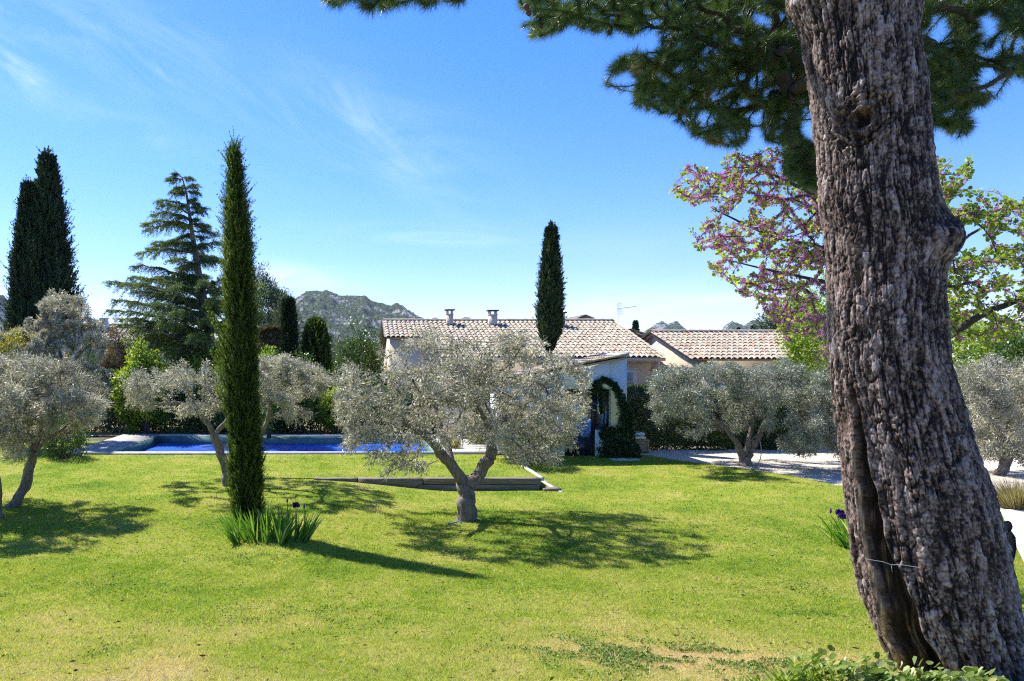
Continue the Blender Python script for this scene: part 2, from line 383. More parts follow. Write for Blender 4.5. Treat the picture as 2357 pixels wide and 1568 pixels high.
def crown(strokes, nlimb, per, L, W, spread=.16, r=rng, kind='rhomb', along=.6, droop=0., clump=2.2, seed=3, jit=.9, lv=None):
    "leaves round the outer half of every twig, light and dark by clump"
    lv = lv or Leaf()
    for k, (p, rr) in enumerate(strokes):
        if k < nlimb: continue
        m = max(3, int(per*(.6+.8*r.random())))
        t = 1-along*r.random(m)**1.3; x = t*(len(p)-1); i = np.minimum(x.astype(int), len(p)-2); f = (x-i)[:, None]
        q = p[i]*(1-f)+p[i+1]*f; td = nrm(p[i+1]-p[i])
        off = rdir(m, r)*(spread*r.random(m)**.6)[:, None]; pos = q+off
        d = nrm(td*.6+nrm(off)*.7+rdir(m, r)*jit+np.array([0, 0, -droop]))
        rnd = np.clip(.5+(fbm(pos*clump, 2, seed)-.5)*1.7+r.normal(size=m)*.25, 0, 1)
        lv.add(pos, d, L*(.6+.7*r.random(m)), W*(.7+.6*r.random(m)), rnd, kind, r=r)
    return lv
def tree(name, base, label, cat, limbs, tips, per, L, W, leafm, barkm, group=None, seed=1, spread=.16, kind='rhomb', r_tip=.005, wob=.05, rmin=0., droop=0., clump=2.2, knob=.02, along=.6, e=2.4, upk=0., bend=.45, sides=(12, 6, 4)):
    r = np.random.default_rng(seed)
    st, nl = grow(limbs, tips, r_tip, e, wob=wob, r=r, upk=upk, bend=bend)
    t = thing(name, base, label, cat, group)
    wood(st, 'trunk', M[barkm], t, nl, rmin, sides, knob)
    crown(st, nl, per, L, W, spread, r, kind, along, droop, clump, seed).build('crown', M[leafm], t)
    return t, st, nl
def bush(name, x, ytop, wpx, Z, label, leafm='green', n=5200, L=.09, W=.05, cat='shrub', group=None, zb=None, seed=0, lump=.22, kind='rhomb', flat=1.0, dep=1.0, up=.35, stem='bark_dark', squash=.75, wd=None, xo=0):
    "a leafy shrub: lumpy shell of leaf clumps over a few stems"
    r = np.random.default_rng(seed+int(x)); c0 = P(x, ytop, Z); ztop = c0[2]; w = wpx*Z/F/2; X = c0[0]
    zb = float(gz(X, Z)) if zb is None else zb
    H = (ztop-zb); cz = zb+H*.52; ax = np.array([w, w*dep if wd is None else wd, H*.5])
    k = 60+int(wpx); cd = rdir(k, r); cd[:, 2] = np.clip(cd[:, 2], -.8, 1); cr = (.62+.38*r.random(k))
    wob_ = 1+lump*(2*vnoise(cd*2.1+seed*7.7, seed)-1)
    cc = np.array([X, Z, cz])+cd*ax*(cr*wob_)[:, None]
    t = thing(name, (X, Z, zb), label, cat, group)
    b = MB()
    for q in range(7):
        e = cc[r.integers(k)]; p0 = np.array([X, Z, zb])+r.normal(size=3)*[w*.12, w*.12, 0]
        b.tube([p0, (p0+e)/2+r.normal(size=3)*.06*w, e], [.05*w+.01, .03*w+.005, .004], 5, cap=False)
    b.build('stem', M[stem], t, True)
    i = r.integers(k, size=n); rs = (.26*(w*H*.5)**.5*r.random(n)**.45)[:, None]; dd = rdir(n, r)
    pos = cc[i]+dd*rs; pos[:, 2] = np.maximum(pos[:, 2], zb+.02)
    out = nrm(pos-np.array([X, Z, cz])); d = nrm(out*.6+rdir(n, r)*.8+np.array([0, 0, up]))
    rnd = np.clip(.45+.5*(hash3(i, i, i, seed)-.5)+r.normal(size=n)*.2, 0, 1)
    lv = Leaf(); lv.add(pos, d, L*(.6+.7*r.random(n)), W*(.7+.6*r.random(n)), rnd, kind, r=r, up=out)
    lv.build('crown', M[leafm], t); return t
def hedge(name, x0, x1, y0, y1, h, label, leafm, n, L=.07, W=.045, seed=0, topm=None, hf=None, rot=None):
    "a clipped hedge from (x0) to (x1): leaf shell with a lumpy face over a dark twig core"
    r = np.random.default_rng(seed); t = thing(name, ((x0+x1)/2, (y0+y1)/2, 0), label, 'hedge')
    b = MB(); k = int((x1-x0)*5)
    for q in range(k):
        X = r.uniform(x0+.1, x1-.1); Y = r.uniform(y0+.15, y1-.15); hh = (h if hf is None else hf(X))*.9
        b.tube([(X, Y, 0), (X+r.normal()*.12, Y+r.normal()*.1, hh*.5), (X+r.normal()*.2, Y+r.normal()*.1, hh)], [.022, .014, .004], 4, cap=False)
    b.build('stem', M['bark_dark'], t)
    X = r.uniform(x0, x1, n); s = r.random(n); hh = h if hf is None else hf(X)
    top = s < .34; Y = np.where(top, r.uniform(y0, y1, n), y0+(y1-y0)*r.random(n)**3.0)
    Z_ = np.where(top, hh-.16*r.random(n), r.random(n)*hh)
    lump = (fbm(np.stack([X*1.6, Y*0, Z_*1.6], -1), 3, seed)-.5)*.55
    Y = Y+np.where(top, 0, lump); Z_ = Z_+np.where(top, (fbm(np.stack([X*1.3, Y*1.3, X*0], -1), 3, seed+5)-.5)*.45, 0)
    pos = np.stack([X, Y, np.maximum(Z_, .02)], -1)
    out = np.where(top[:, None], [0, 0, 1.], [0, -1., .25]); d = nrm(out*.5+rdir(n, r)*.9)
    rnd = np.clip(.35+(fbm(pos*1.5, 2, seed)-.5)*.9+r.normal(size=n)*.18+top*.12, 0, 1)  # leaves on top toned lighter: sunlight put into their colour
    lv = Leaf(); lv.add(pos, d, L*(.6+.8*r.random(n)), W*(.7+.6*r.random(n)), rnd, 'rhomb', r=r, up=out); lv.build('foliage', M[leafm], t)
    return t
def cypress(name, base, H, prof, label, n, L, W, m, group=None, seed=0, lean=(0, 0), wisp=.0, cat='cypress tree', z0=.0, flame=.16):
    "a column of upswept sprays over a trunk; prof(t) is the radius at height share t"
    r = np.random.default_rng(seed); base = np.array(base, float)
    t_ = thing(name, base, label, cat, group)
    b = MB(); b.tube([base, base+[lean[0]*.5, lean[1]*.5, H*.5], base+[lean[0]*.95, lean[1]*.95, H*.95]], [.05+.012*H, .03+.006*H, .008], 8); b.build('trunk', M['bark_grey'], t_, True)
    t = z0/H+(1-z0/H)*r.random(n*2); keep = r.random(n*2) < .12+.88*prof(t)/prof(np.linspace(0, 1, 50)).max(); t = t[keep][:n]; m_ = len(t)
    th = r.random(m_)*2*np.pi
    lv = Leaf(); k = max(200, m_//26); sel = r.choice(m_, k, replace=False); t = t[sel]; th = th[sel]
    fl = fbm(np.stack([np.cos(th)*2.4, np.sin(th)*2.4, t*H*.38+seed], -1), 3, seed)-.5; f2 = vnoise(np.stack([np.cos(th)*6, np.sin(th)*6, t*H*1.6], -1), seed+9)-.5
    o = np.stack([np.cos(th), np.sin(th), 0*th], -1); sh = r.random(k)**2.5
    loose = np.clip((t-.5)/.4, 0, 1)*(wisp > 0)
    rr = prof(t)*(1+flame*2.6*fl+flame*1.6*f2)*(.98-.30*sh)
    ax = nrm(o*(.26+.30*r.random(k)*(1+loose))[:, None]+np.array([0, 0, 1.])+rdir(k, r)*.22); Ls = L*(2.0+2.4*r.random(k))*(1+.5*loose*r.random(k)); o0 = base+o*(rr-Ls*.22)[:, None]+np.stack([lean[0]*t, lean[1]*t, t*H-Ls*.5], -1)
    tone = .42+fl*.9+f2*.35+r.normal(size=k)*.13-.25*sh; per_ = 26
    u = r.random((k, per_)); rep_ = lambda q: np.repeat(q, per_, 0); uu = u.ravel(); AX = rep_(ax); LL = rep_(Ls)
    pos = rep_(o0)+AX*(LL*uu)[:, None]+rep_(o)*(LL*uu*uu*.10)[:, None]+rdir(k*per_, r)*(L*.30*(1.1-uu))[:, None]
    pos[:, 2] = np.clip(pos[:, 2], base[2]+.03, base[2]+H*1.02)
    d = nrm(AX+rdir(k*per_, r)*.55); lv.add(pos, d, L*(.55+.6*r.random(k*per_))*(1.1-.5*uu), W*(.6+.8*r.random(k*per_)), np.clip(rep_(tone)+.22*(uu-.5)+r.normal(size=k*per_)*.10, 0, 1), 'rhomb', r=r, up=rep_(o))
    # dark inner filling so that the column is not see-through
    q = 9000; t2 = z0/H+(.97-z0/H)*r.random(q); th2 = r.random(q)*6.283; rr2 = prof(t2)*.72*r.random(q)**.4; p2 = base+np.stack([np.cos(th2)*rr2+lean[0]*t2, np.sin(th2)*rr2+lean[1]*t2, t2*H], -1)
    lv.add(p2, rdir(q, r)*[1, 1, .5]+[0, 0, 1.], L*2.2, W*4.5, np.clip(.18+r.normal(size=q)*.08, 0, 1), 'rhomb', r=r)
    if wisp:                                           # loose feathery shoots that stand off the column near its tip
        k = int(240*wisp); tt = .50+.49*r.random(k)**.8; th = r.random(k)*2*np.pi; o = np.stack([np.cos(th), np.sin(th), th*0], -1)
        p0 = base+o*(prof(np.clip(tt, 0, .99))*.75)[:, None]+np.stack([lean[0]*tt, lean[1]*tt, tt*H], -1)
        dd = nrm(o*(.22+.3*r.random(k))[:, None]+np.array([0, 0, 1.])+rdir(k, r)*.2); LL = (.14+.26*r.random(k))
        for s in np.linspace(0, 1, 9):
            q = p0+dd*(LL*s)[:, None]+o*(LL*s*s*.12)[:, None]
            for _ in range(4): lv.add(q, nrm(dd+rdir(k, r)*.5), .07*(1.15-s*.5), .012, np.clip(.45+r.normal(size=k)*.2, 0, 1), 'rhomb', r=r)
        # a bundle that has come loose on the left
        k = 46; hz = r.uniform(2.0, 3.4, k); p0 = base+np.stack([-.30-.06*r.random(k), -.05+r.normal(size=k)*.08, hz], -1); dd = nrm(np.stack([-.35-.3*r.random(k), r.normal(size=k)*.15, 1+0*hz], -1)); LL = .35+.5*r.random(k)
        for s in np.linspace(0, 1, 12):
            q = p0+dd*(LL*s)[:, None]
            for _ in range(5): lv.add(q, nrm(dd+rdir(k, r)*.5), .08*(1.15-s*.5), .013, np.clip(.6+r.normal(size=k)*.2, 0, 1), 'rhomb', r=r)
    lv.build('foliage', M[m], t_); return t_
def taper(r0, pts):
    xs = [p[0] for p in pts]; ys = [p[1]*r0 for p in pts]
    return lambda t: np.interp(t, xs, ys)
def in_poly(x, y, poly):
    x = np.asarray(x); c = np.zeros(x.shape, bool); n = len(poly)
    for i in range(n):
        x0, y0 = poly[i]; x1, y1 = poly[(i+1) % n]
        if y0 == y1: continue
        k = ((y0 > y) != (y1 > y)) & (x < (x1-x0)*(y-y0)/(y1-y0)+x0); c ^= k
    return c

# ------------------------------------------------------------------ ground
def sheet(name, xs, ys, zf, m, keepf=None):
    X, Y = np.meshgrid(xs, ys); Z = zf(X, Y); V = np.stack([X, Y, Z], -1).reshape(-1, 3)
    nx, ny = len(xs), len(ys); i = np.arange(ny-1)[:, None]*nx+np.arange(nx-1)[None]; i = i.ravel()
    Fq = np.stack([i, i+1, i+nx+1, i+nx], -1)
    if keepf is not None: c = V[Fq].mean(1); Fq = Fq[keepf(c[:, 0], c[:, 1])]
    return mesh(name, V, [Fq], m, None, None, True)
# colours of the lawn: moss green, fresh yellow green, dry straw; drier towards the near end
def lawn_color(n):
    big = noise(n, .55, 5, None, .4); mid = noise(n, 2.3, 5, None, .8); fine = noise(n, 38, 3)
    g_ = n.nodes.new('ShaderNodeNewGeometry'); s = n.nodes.new('ShaderNodeSeparateXYZ'); n.links.new(g_.outputs['Position'], s.inputs[0])
    near = nmath(n, 'MULTIPLY', nmath(n, 'SUBTRACT', 9.5, s.outputs[1]), .030, True)
    d = nmath(n, 'ADD', nmath(n, 'MULTIPLY', big, .75), nmath(n, 'MULTIPLY', mid, .42))
    d = nmath(n, 'ADD', nmath(n, 'ADD', d, near), nmath(n, 'MULTIPLY', nmath(n, 'SUBTRACT', fine, .5), .6))
    # bare dry patch left of the pine
    dx = nmath(n, 'DIVIDE', nmath(n, 'SUBTRACT', s.outputs[0], 2.55), .95); dy = nmath(n, 'DIVIDE', nmath(n, 'SUBTRACT', s.outputs[1], 5.35), .42)
    rr = nmath(n, 'ADD', nmath(n, 'MULTIPLY', dx, dx), nmath(n, 'MULTIPLY', dy, dy)); bare = nmath(n, 'POWER', 2.718, nmath(n, 'MULTIPLY', rr, -1.0))
    d = nmath(n, 'ADD', d, nmath(n, 'MULTIPLY', bare, .24))
    return d
LAWN = [(.32, (.095, .195, .016)), (.46, (.18, .29, .024)), (.60, (.295, .37, .042)), (.76, (.42, .42, .11)), (.94, (.56, .46, .23))]
m, n, b, out = newmat('lawn_soil'); d = lawn_color(n)
c = ramp(n, [(p, (q[0]*.80, q[1]*.74, q[2]*.8)) for p, q in LAWN], d)
n.links.new(c, b.inputs['Base Color']); b.inputs['Roughness'].default_value = .95; b.inputs['Specular IOR Level'].default_value = .1
bump(n, b, noise(n, 70, 5, None, .5, .7), 1.0, .03); M['lawn'] = m
m, n, b, out = newmat('grass_blade'); d = lawn_color(n); d = nmath(n, 'ADD', d, nmath(n, 'MULTIPLY', nmath(n, 'SUBTRACT', attr(n), .5), .32))
c = ramp(n, LAWN, d); n.links.new(c, b.inputs['Base Color']); b.inputs['Roughness'].default_value = .5; b.inputs['Specular IOR Level'].default_value = .3
t = n.nodes.new('ShaderNodeBsdfTranslucent'); n.links.new(mix(n, 1., c, (1.5, 1.5, .8), 'MULTIPLY'), t.inputs[0]); s = n.nodes.new('ShaderNodeMixShader'); s.inputs[0].default_value = .4
n.links.new(b.outputs[0], s.inputs[1]); n.links.new(t.outputs[0], s.inputs[2]); n.links.new(s.outputs[0], out.inputs[0]); M['blade'] = m
m, n, b, out = newmat('scrub_ground'); c = ramp(n, [(.35, (.05, .07, .025)), (.6, (.12, .12, .06)), (.75, (.25, .2, .12))], noise(n, .8, 6)); n.links.new(c, b.inputs['Base Color']); b.inputs['Roughness'].default_value = 1; M['scrub'] = m
m, n, b, out = newmat('dry_litter'); c = ramp(n, [(.3, (.06, .08, .02)), (.5, (.16, .13, .07)), (.7, (.30, .24, .14))], noise(n, 5, 7, None, .5, .7)); n.links.new(c, b.inputs['Base Color']); b.inputs['Roughness'].default_value = 1; bump(n, b, noise(n, 60, 4), .8, .02); M['litter'] = m
m, n, b, out = newmat('gravel_stone'); v = n.nodes.new('ShaderNodeTexVoronoi'); v.inputs['Scale'].default_value = 45; g_ = n.nodes.new('ShaderNodeNewGeometry'); n.links.new(g_.outputs['Position'], v.inputs['Vector'])
c = mix(n, .6, ramp(n, [(.3, (.38, .32, .24)), (.65, (.58, .52, .43))], noise(n, 1.3, 5)), ramp(n, [(0, (.30, .26, .2)), (1, (.72, .66, .56))], v.outputs['Color'])); n.links.new(c, b.inputs['Base Color']); b.inputs['Roughness'].default_value = .95
bump(n, b, v.outputs['Distance'], .8, .015); M['gravel'] = m
far = np.concatenate([[-9000, -3000, -1000, -300, -100, -60], np.linspace(-40, 40, 161), [60, 100, 300, 1000, 3000, 9000]])
fary = np.concatenate([[-60, -20, -8], np.linspace(-4, 40, 89), [60, 100, 300, 1000, 3000, 9000]])
tag(sheet('ground', far, fary, lambda X, Y: np.where((Y < 24) & (abs(X) < 45), g0(X, Y), 0)-.06-.5*((Y > 22.2) & (Y < 28.3) & (X > -9.6) & (X < 4.9)), M['scrub']), kind='structure')
GP = [(1440, 1046), (1500, 1049), (1560, 1060), (1640, 1070), (1700, 1077), (1780, 1089), (1850, 1100), (1940, 1119), (2050, 1139), (2200, 1168), (2420, 1210)]
GW = np.array([G(*p)[:2] for p in GP])              # lawn edge along the gravel
def lawn_edge_y(X): return np.where(X < GW[0, 0], 30, np.interp(X, GW[:, 0], GW[:, 1]))
lawn_ok = lambda X, Y: (Y < lawn_edge_y(X)+.06) & ~((X > -9.45) & (X < 4.78) & (Y > 22.35))
xs = np.unique(np.concatenate([np.linspace(-17, 17, 171), [-9.45, 4.78]])); ys = np.unique(np.concatenate([np.linspace(1.5, 26, 161), [17.61, 17.63, 22.35]]))
tag(sheet('lawn', xs, ys, g0, M['lawn'], lawn_ok), kind='structure')
tx = np.linspace(-3, 4.78, 40); ty = np.linspace(17.75, 22.35, 32)
tag(sheet('upper_lawn', tx, ty, lambda X, Y: .012+0*X, M['lawn']), kind='structure')
tag(sheet('dirt', np.linspace(-24, 9, 40), np.linspace(27.9, 34, 14), lambda X, Y: .015*np.sin(X*2)+.01, M['litter']), kind='structure')
tag(sheet('gravel_path', np.linspace(5, 32, 90), np.linspace(12, 26, 60), lambda X, Y: g0(X, Y)-.012, M['gravel'], lambda X, Y: (Y > lawn_edge_y(X)-.35) & (X > GW[0, 0]-.2)), kind='structure')

# grass blades: short mown turf as far as single blades can be told, then sparser
r = np.random.default_rng(11)
def scatter(n, y0, y1, pad=.6):
    Y = (y0**2+(y1**2-y0**2)*r.random(n))**.5; X = (r.uniform(-CX-40, 2357-CX+40, n))/F*Y
    k = lawn_ok(X, Y+.05) & ((Y < 17.4) | (Y > 17.85) | (X > 5.3) | (X < -1.1)) & ~((X > 4.7) & (X < 5.3) & (abs(X-(5.20-(Y-17.3)*.06)) < .10) & (Y > 17) & (Y < 22.6)) & ~((abs(X-4.86) < .09) & (Y > 17.6) & (Y < 22.6)); return X[k], Y[k]
GL = Leaf()
for (n_, y0, y1, L_, W_) in ((230000, 4.0, 6.6, .036, .0042), (230000, 6.6, 10, .040, .0065), (170000, 10, 15, .042, .010), (130000, 15, 23, .045, .016)):
    X, Y = scatter(n_, y0, y1); z = gz(X, Y); k = len(X)
    tuft = fbm(np.stack([X*9, Y*9, X*0], -1), 2, 4); dd = rdir(k, r); dd[:, 2] = abs(dd[:, 2])*.4+.55
    dens = fbm(np.stack([X*2.3, Y*2.3, X*0+5], -1), 3, 8)
    GL.add(np.stack([X, Y, z-.004], -1), dd, L_*(.45+.9*r.random(k))*(.55+.9*tuft)*(.75+.5*dens), W_*(.7+.6*r.random(k)), np.clip(.5+r.normal(size=k)*.28, 0, 1), 'tri', r=r)
tag(GL.build('grass', M['blade']), 'short mown grass of the garden lawn, green with dry straw patches', 'grass', kind='stuff')
GL = Leaf(); X, Y = scatter(5200, 4.0, 14); k = len(X)
for q in range(9):
    dd = rdir(k, r); dd[:, 2] = abs(dd[:, 2])*.7+.35; GL.add(np.stack([X+r.normal(size=k)*.014, Y+r.normal(size=k)*.014, gz(X, Y)], -1), dd, .075*(.5+.8*r.random(k)), .0065, np.clip(.35+.4*r.random(k), 0, 1), 'tri', r=r)
tag(GL.build('grass_tuft', M['blade']), 'longer grass tufts standing out of the mown turf', 'grass', kind='stuff')
GL = Leaf(); X, Y = scatter(7000, 4.0, 15); k = len(X); dd = rdir(k, r)*[1, 1, .12]
GL.add(np.stack([X, Y, gz(X, Y)+.03], -1), dd, .05*(.4+1.1*r.random(k)), .006+.012*(r.random(k) > .8), r.random(k), 'rhomb', r=r)
tag(GL.build('fallen_leaves', M['brown']), 'dry needles and small fallen leaves scattered on the lawn', 'leaf litter', kind='stuff')
# darker clover growing through the turf
GL = Leaf()
for (x, y, w, k) in ((1600, 1520, 260, 9000), (1400, 1500, 200, 3000), (700, 1420, 200, 2600), (250, 1350, 160, 2000), (560, 1290, 90, 1500), (1900, 1420, 90, 1200), (1300, 1250, 200, 2500), (110, 1500, 120, 1200), (1800, 1350, 120, 1500), (430, 1210, 120, 1500)):
    c = G(x, y); s = w*c[1]/F; X = c[0]+r.normal(size=k)*s*.7; Y = c[1]+r.normal(size=k)*s*.45; q = fbm(np.stack([X*3.5, Y*3.5, X*0], -1), 3, 5) > .50; X, Y = X[q], Y[q]; k = len(X)
    GL.add(np.stack([X, Y, gz(X, Y)+.008+.016*r.random(k)], -1), rdir(k, r)*[1, 1, .3]+[0, 0, .25], .017*(.6+.8*r.random(k)), .015, np.clip(.4+r.normal(size=k)*.2, 0, 1), 'rhomb', r=r)
M['clover'] = leafmat('clover_leaf', [(0, (.04, .10, .010)), (.5, (.09, .19, .018)), (1, (.20, .30, .04))], .3, 1.5, .5, .3)
tag(GL.build('clover', M['clover']), 'dark green clover and weeds growing in patches among the turf', 'clover', kind='stuff')

# white terrace paving at the right edge
m, n, b, out = newmat('pale_paving'); br = n.nodes.new('ShaderNodeTexBrick'); br.inputs['Scale'].default_value = 1.0; br.inputs['Brick Width'].default_value = .6; br.inputs['Row Height'].default_value = .6; br.inputs['Mortar Size'].default_value = .006; br.offset = 0
for k_, v_ in (('Color1', (.60, .57, .52, 1)), ('Color2', (.66, .63, .58, 1)), ('Mortar', (.36, .33, .29, 1))): br.inputs[k_].default_value = v_
g_ = n.nodes.new('ShaderNodeNewGeometry'); n.links.new(g_.outputs['Position'], br.inputs['Vector'])
n.links.new(mix(n, 1., br.outputs[0], ramp(n, [(.3, (.8, .8, .8)), (.7, (1.05, 1.03, 1))], noise(n, 2, 6)), 'MULTIPLY'), b.inputs['Base Color']); b.inputs['Roughness'].default_value = .8; M['paving'] = m
tp = [(2303, 1176), (2850, 1176), (3050, 1330), (2375, 1330)]; TP = [G(*q) for q in tp]
b_ = MB(); n_ = 14; Vp = []
for i in range(n_+1):
    for j in range(n_+1):
        a = np.array(TP[0])*(1-i/n_)+np.array(TP[3])*(i/n_); c = np.array(TP[1])*(1-i/n_)+np.array(TP[2])*(i/n_); q = a*(1-j/n_)+c*(j/n_); Vp.append((q[0], q[1], float(g0(q[0], q[1]))+.03))
ii = [(i*(n_+1)+j, (i+1)*(n_+1)+j, (i+1)*(n_+1)+j+1, i*(n_+1)+j+1) for i in range(n_) for j in range(n_)]
b_.add(Vp, [ii]); tag(b_.build('terrace', M['paving']), kind='structure')

# ------------------------------------------------------------------ mountains
def mountain(name, prof, Y0, depth, seed, cols=420, rows=120, rough=22, top=None):
    px = np.array([p[0] for p in prof], float); pz = CH+(CY-np.array([p[1] for p in prof], float))/F*Y0; pX = (px-CX)/F*Y0
    X = np.linspace(pX[0], pX[-1], cols); t = np.linspace(0, 1, rows); XX, T = np.meshgrid(X, t)
    ridge = np.interp(XX, pX, pz); YY = Y0+depth*.28-depth*T*1.0
    YY = np.where(T < .28, Y0+depth*(.28-T)*.9, YY)
    s = np.where(T < .28, (T/.28)**.6, (1-(T-.28)/.72)**1.15)
    q = np.stack([XX/60., YY/60., XX*0+seed], -1); rv = 1-abs(2*fbm(q*.8, 4, seed)-1); rg = fbm(q*3.2, 5, seed+3, .6)
    Z = ridge*s*(1-.40*(1-s)*rv)+(rg-.5)*rough*2.4*np.clip(s*3, 0, 1)*np.clip(abs(T-.28)*9+.30, 0, 1)+(rv-.6)*rough*3.0*np.clip(abs(T-.28)*5, 0, 1)*np.clip(s*3, 0, 1)
    Z = np.floor(Z/9)*9*.35+Z*.65 - 3
    V = np.stack([XX+(fbm(q*5, 2, seed+4)-.5)*10, YY, Z], -1).reshape(-1, 3); nx = cols
    i = (np.arange(rows-1)[:, None]*nx+np.arange(cols-1)[None]).ravel()
    return tag(mesh(name, V, [np.stack([i, i+nx, i+nx+1, i+1], -1)], M['mountain'], None, {'rnd': np.clip((rg+rv*.5).ravel()-.25, 0, 1)}, False), kind='structure')
m, n, b, out = newmat('limestone_and_scrub')
g_ = n.nodes.new('ShaderNodeNewGeometry'); s = n.nodes.new('ShaderNodeSeparateXYZ'); n.links.new(g_.outputs['Normal'], s.inputs[0])
t1 = noise(n, .011, 9, None, 1.0, .68); t2 = noise(n, .10, 6, None, .3, .7)
green = ramp(n, [(.35, (.025, .045, .018)), (.52, (.055, .08, .03)), (.66, (.16, .155, .09))], t2)
rock = ramp(n, [(.3, (.17, .165, .165)), (.62, (.44, .43, .42))], noise(n, .12, 8, None, .4, .75))
k = nmath(n, 'ADD', nmath(n, 'MULTIPLY', nmath(n, 'SUBTRACT', .80, s.outputs[2]), 1.1), nmath(n, 'MULTIPLY', nmath(n, 'SUBTRACT', t1, .5), 4.2))
k = nmath(n, 'ADD', k, nmath(n, 'MULTIPLY', nmath(n, 'SUBTRACT', t2, .5), 1.3)); k = nmath(n, 'MULTIPLY', nmath(n, 'ADD', k, -.12), 4.5, True)
n.links.new(mix(n, k, green, rock), b.inputs['Base Color']); b.inputs['Roughness'].default_value = 1; b.inputs['Specular IOR Level'].default_value = .05
bump(n, b, noise(n, .1, 8, None, .5, .75), 1.0, 14); M['mountain'] = m
mountain('mountain', [(520, 800), (560, 760), (600, 725), (640, 702), (668, 692), (690, 678), (705, 668), (722, 664), (740, 667), (752, 664), (766, 669), (780, 678), (806, 676), (826, 678), (838, 676), (852, 686), (880, 695), (898, 699), (912, 694), (926, 700), (945, 715), (965, 726), (980, 732), (1000, 729), (1015, 732), (1040, 737), (1055, 733), (1070, 727), (1080, 729), (1095, 738), (1130, 748), (1190, 790), (1260, 820)], 2600, 1500, 3)
mountain('mountain', [(-420, 800), (-300, 720), (-160, 690), (-60, 668), (-12, 672), (6, 675), (20, 692), (40, 712), (80, 735), (160, 770), (240, 800)], 2300, 1100, 12, 260)
mountain('mountain', [(1440, 800), (1470, 770), (1496, 752), (1512, 742), (1524, 737), (1534, 744), (1546, 741), (1558, 737), (1568, 748), (1584, 766), (1610, 800)], 3600, 700, 21, 200, 126, 14)
mountain('mountain', [(1640, 800), (1656, 765), (1670, 746), (1684, 737), (1698, 742), (1712, 747), (1726, 738), (1742, 734), (1756, 742), (1768, 762), (1795, 800)], 3400, 700, 33, 200, 126, 14)

# ------------------------------------------------------------------ pool, sleepers, edging
M['stone'] = plain('pale_stone', (.50, .47, .42), .85, .22, 2.5, .4)
M['deck'] = plain('weathered_deck_stone', (.40, .38, .35), .85, .35, 3.5, .4)
M['liner'] = plain('teal_pool_liner', (.10, .19, .18), .5, .3, 3)
m, n, b, out = newmat('blue_pool_cover')
g_ = n.nodes.new('ShaderNodeNewGeometry'); s = n.nodes.new('ShaderNodeSeparateXYZ'); n.links.new(g_.outputs['Position'], s.inputs[0])
wv = nmath(n, 'FRACT', nmath(n, 'MULTIPLY', s.outputs[1], .8)); seam = nmath(n, 'LESS_THAN', wv, .035)
c = mix(n, seam, ramp(n, [(.35, (.008, .065, .38)), (.65, (.016, .105, .52))], noise(n, .5, 4)), (.004, .03, .20))
sp_ = n.nodes.new('ShaderNodeTexVoronoi'); sp_.inputs['Scale'].default_value = 5.5; n.links.new(g_.outputs['Position'], sp_.inputs['Vector'])
c = mix(n, nmath(n, 'LESS_THAN', sp_.outputs['Distance'], .055), c, (.45, .5, .32))
n.links.new(c, b.inputs['Base Color']); b.inputs['Roughness'].default_value = .35; bump(n, b, noise(n, 1.6, 4), .15, .05); M['cover_blue'] = m
pool = thing('swimming_pool', (-2, 25, 0), 'long garden pool with pale stone coping under a bright blue cover', 'swimming pool')
b = MB(); zc = .075
b.box(-8.0, 4.82, 22.30, 22.52, -.03, zc); b.box(-8.0, 4.82, 27.55, 27.9, -.03, zc); b.build('coping', M['stone'], pool)
b = MB()
for k in range(13): b.box(-9.5, -8.003, 22.30+k*.43, 22.30+k*.43+.422, -.03, zc-.002)
b.build('deck', M['deck'], pool)
b = MB()
for k in range(8): b.box(2.62, 4.82, 22.523+k*.63, 22.523+min(k*.63+.624, 5.02), -.03, zc-.002)
b.build('paving', M['stone'], pool)
b = MB(); b.box(-8.0, 2.61, 27.50, 27.548, -.5, zc-.03); b.box(-8.06, -7.96, 22.53, 27.49, -.5, zc-.025); b.box(2.56, 2.615, 22.53, 27.49, -.5, zc-.02); b.box(-7.95, 2.55, 22.523, 22.56, -.5, zc-.03); b.build('pool_wall', M['liner'], pool)
b = MB(); nx, ny = 60, 26; X, Y = np.meshgrid(np.linspace(-7.955, 2.555, nx), np.linspace(22.565, 27.495, ny)); Zc = -.27+.012*np.sin(X*1.3)+.01*np.sin(Y*3)
i = (np.arange(ny-1)[:, None]*nx+np.arange(nx-1)[None]).ravel(); b.add(np.stack([X, Y, Zc], -1), [np.stack([i, i+1, i+nx+1, i+nx], -1)]); b.build('pool_cover', M['cover_blue'], pool, True)

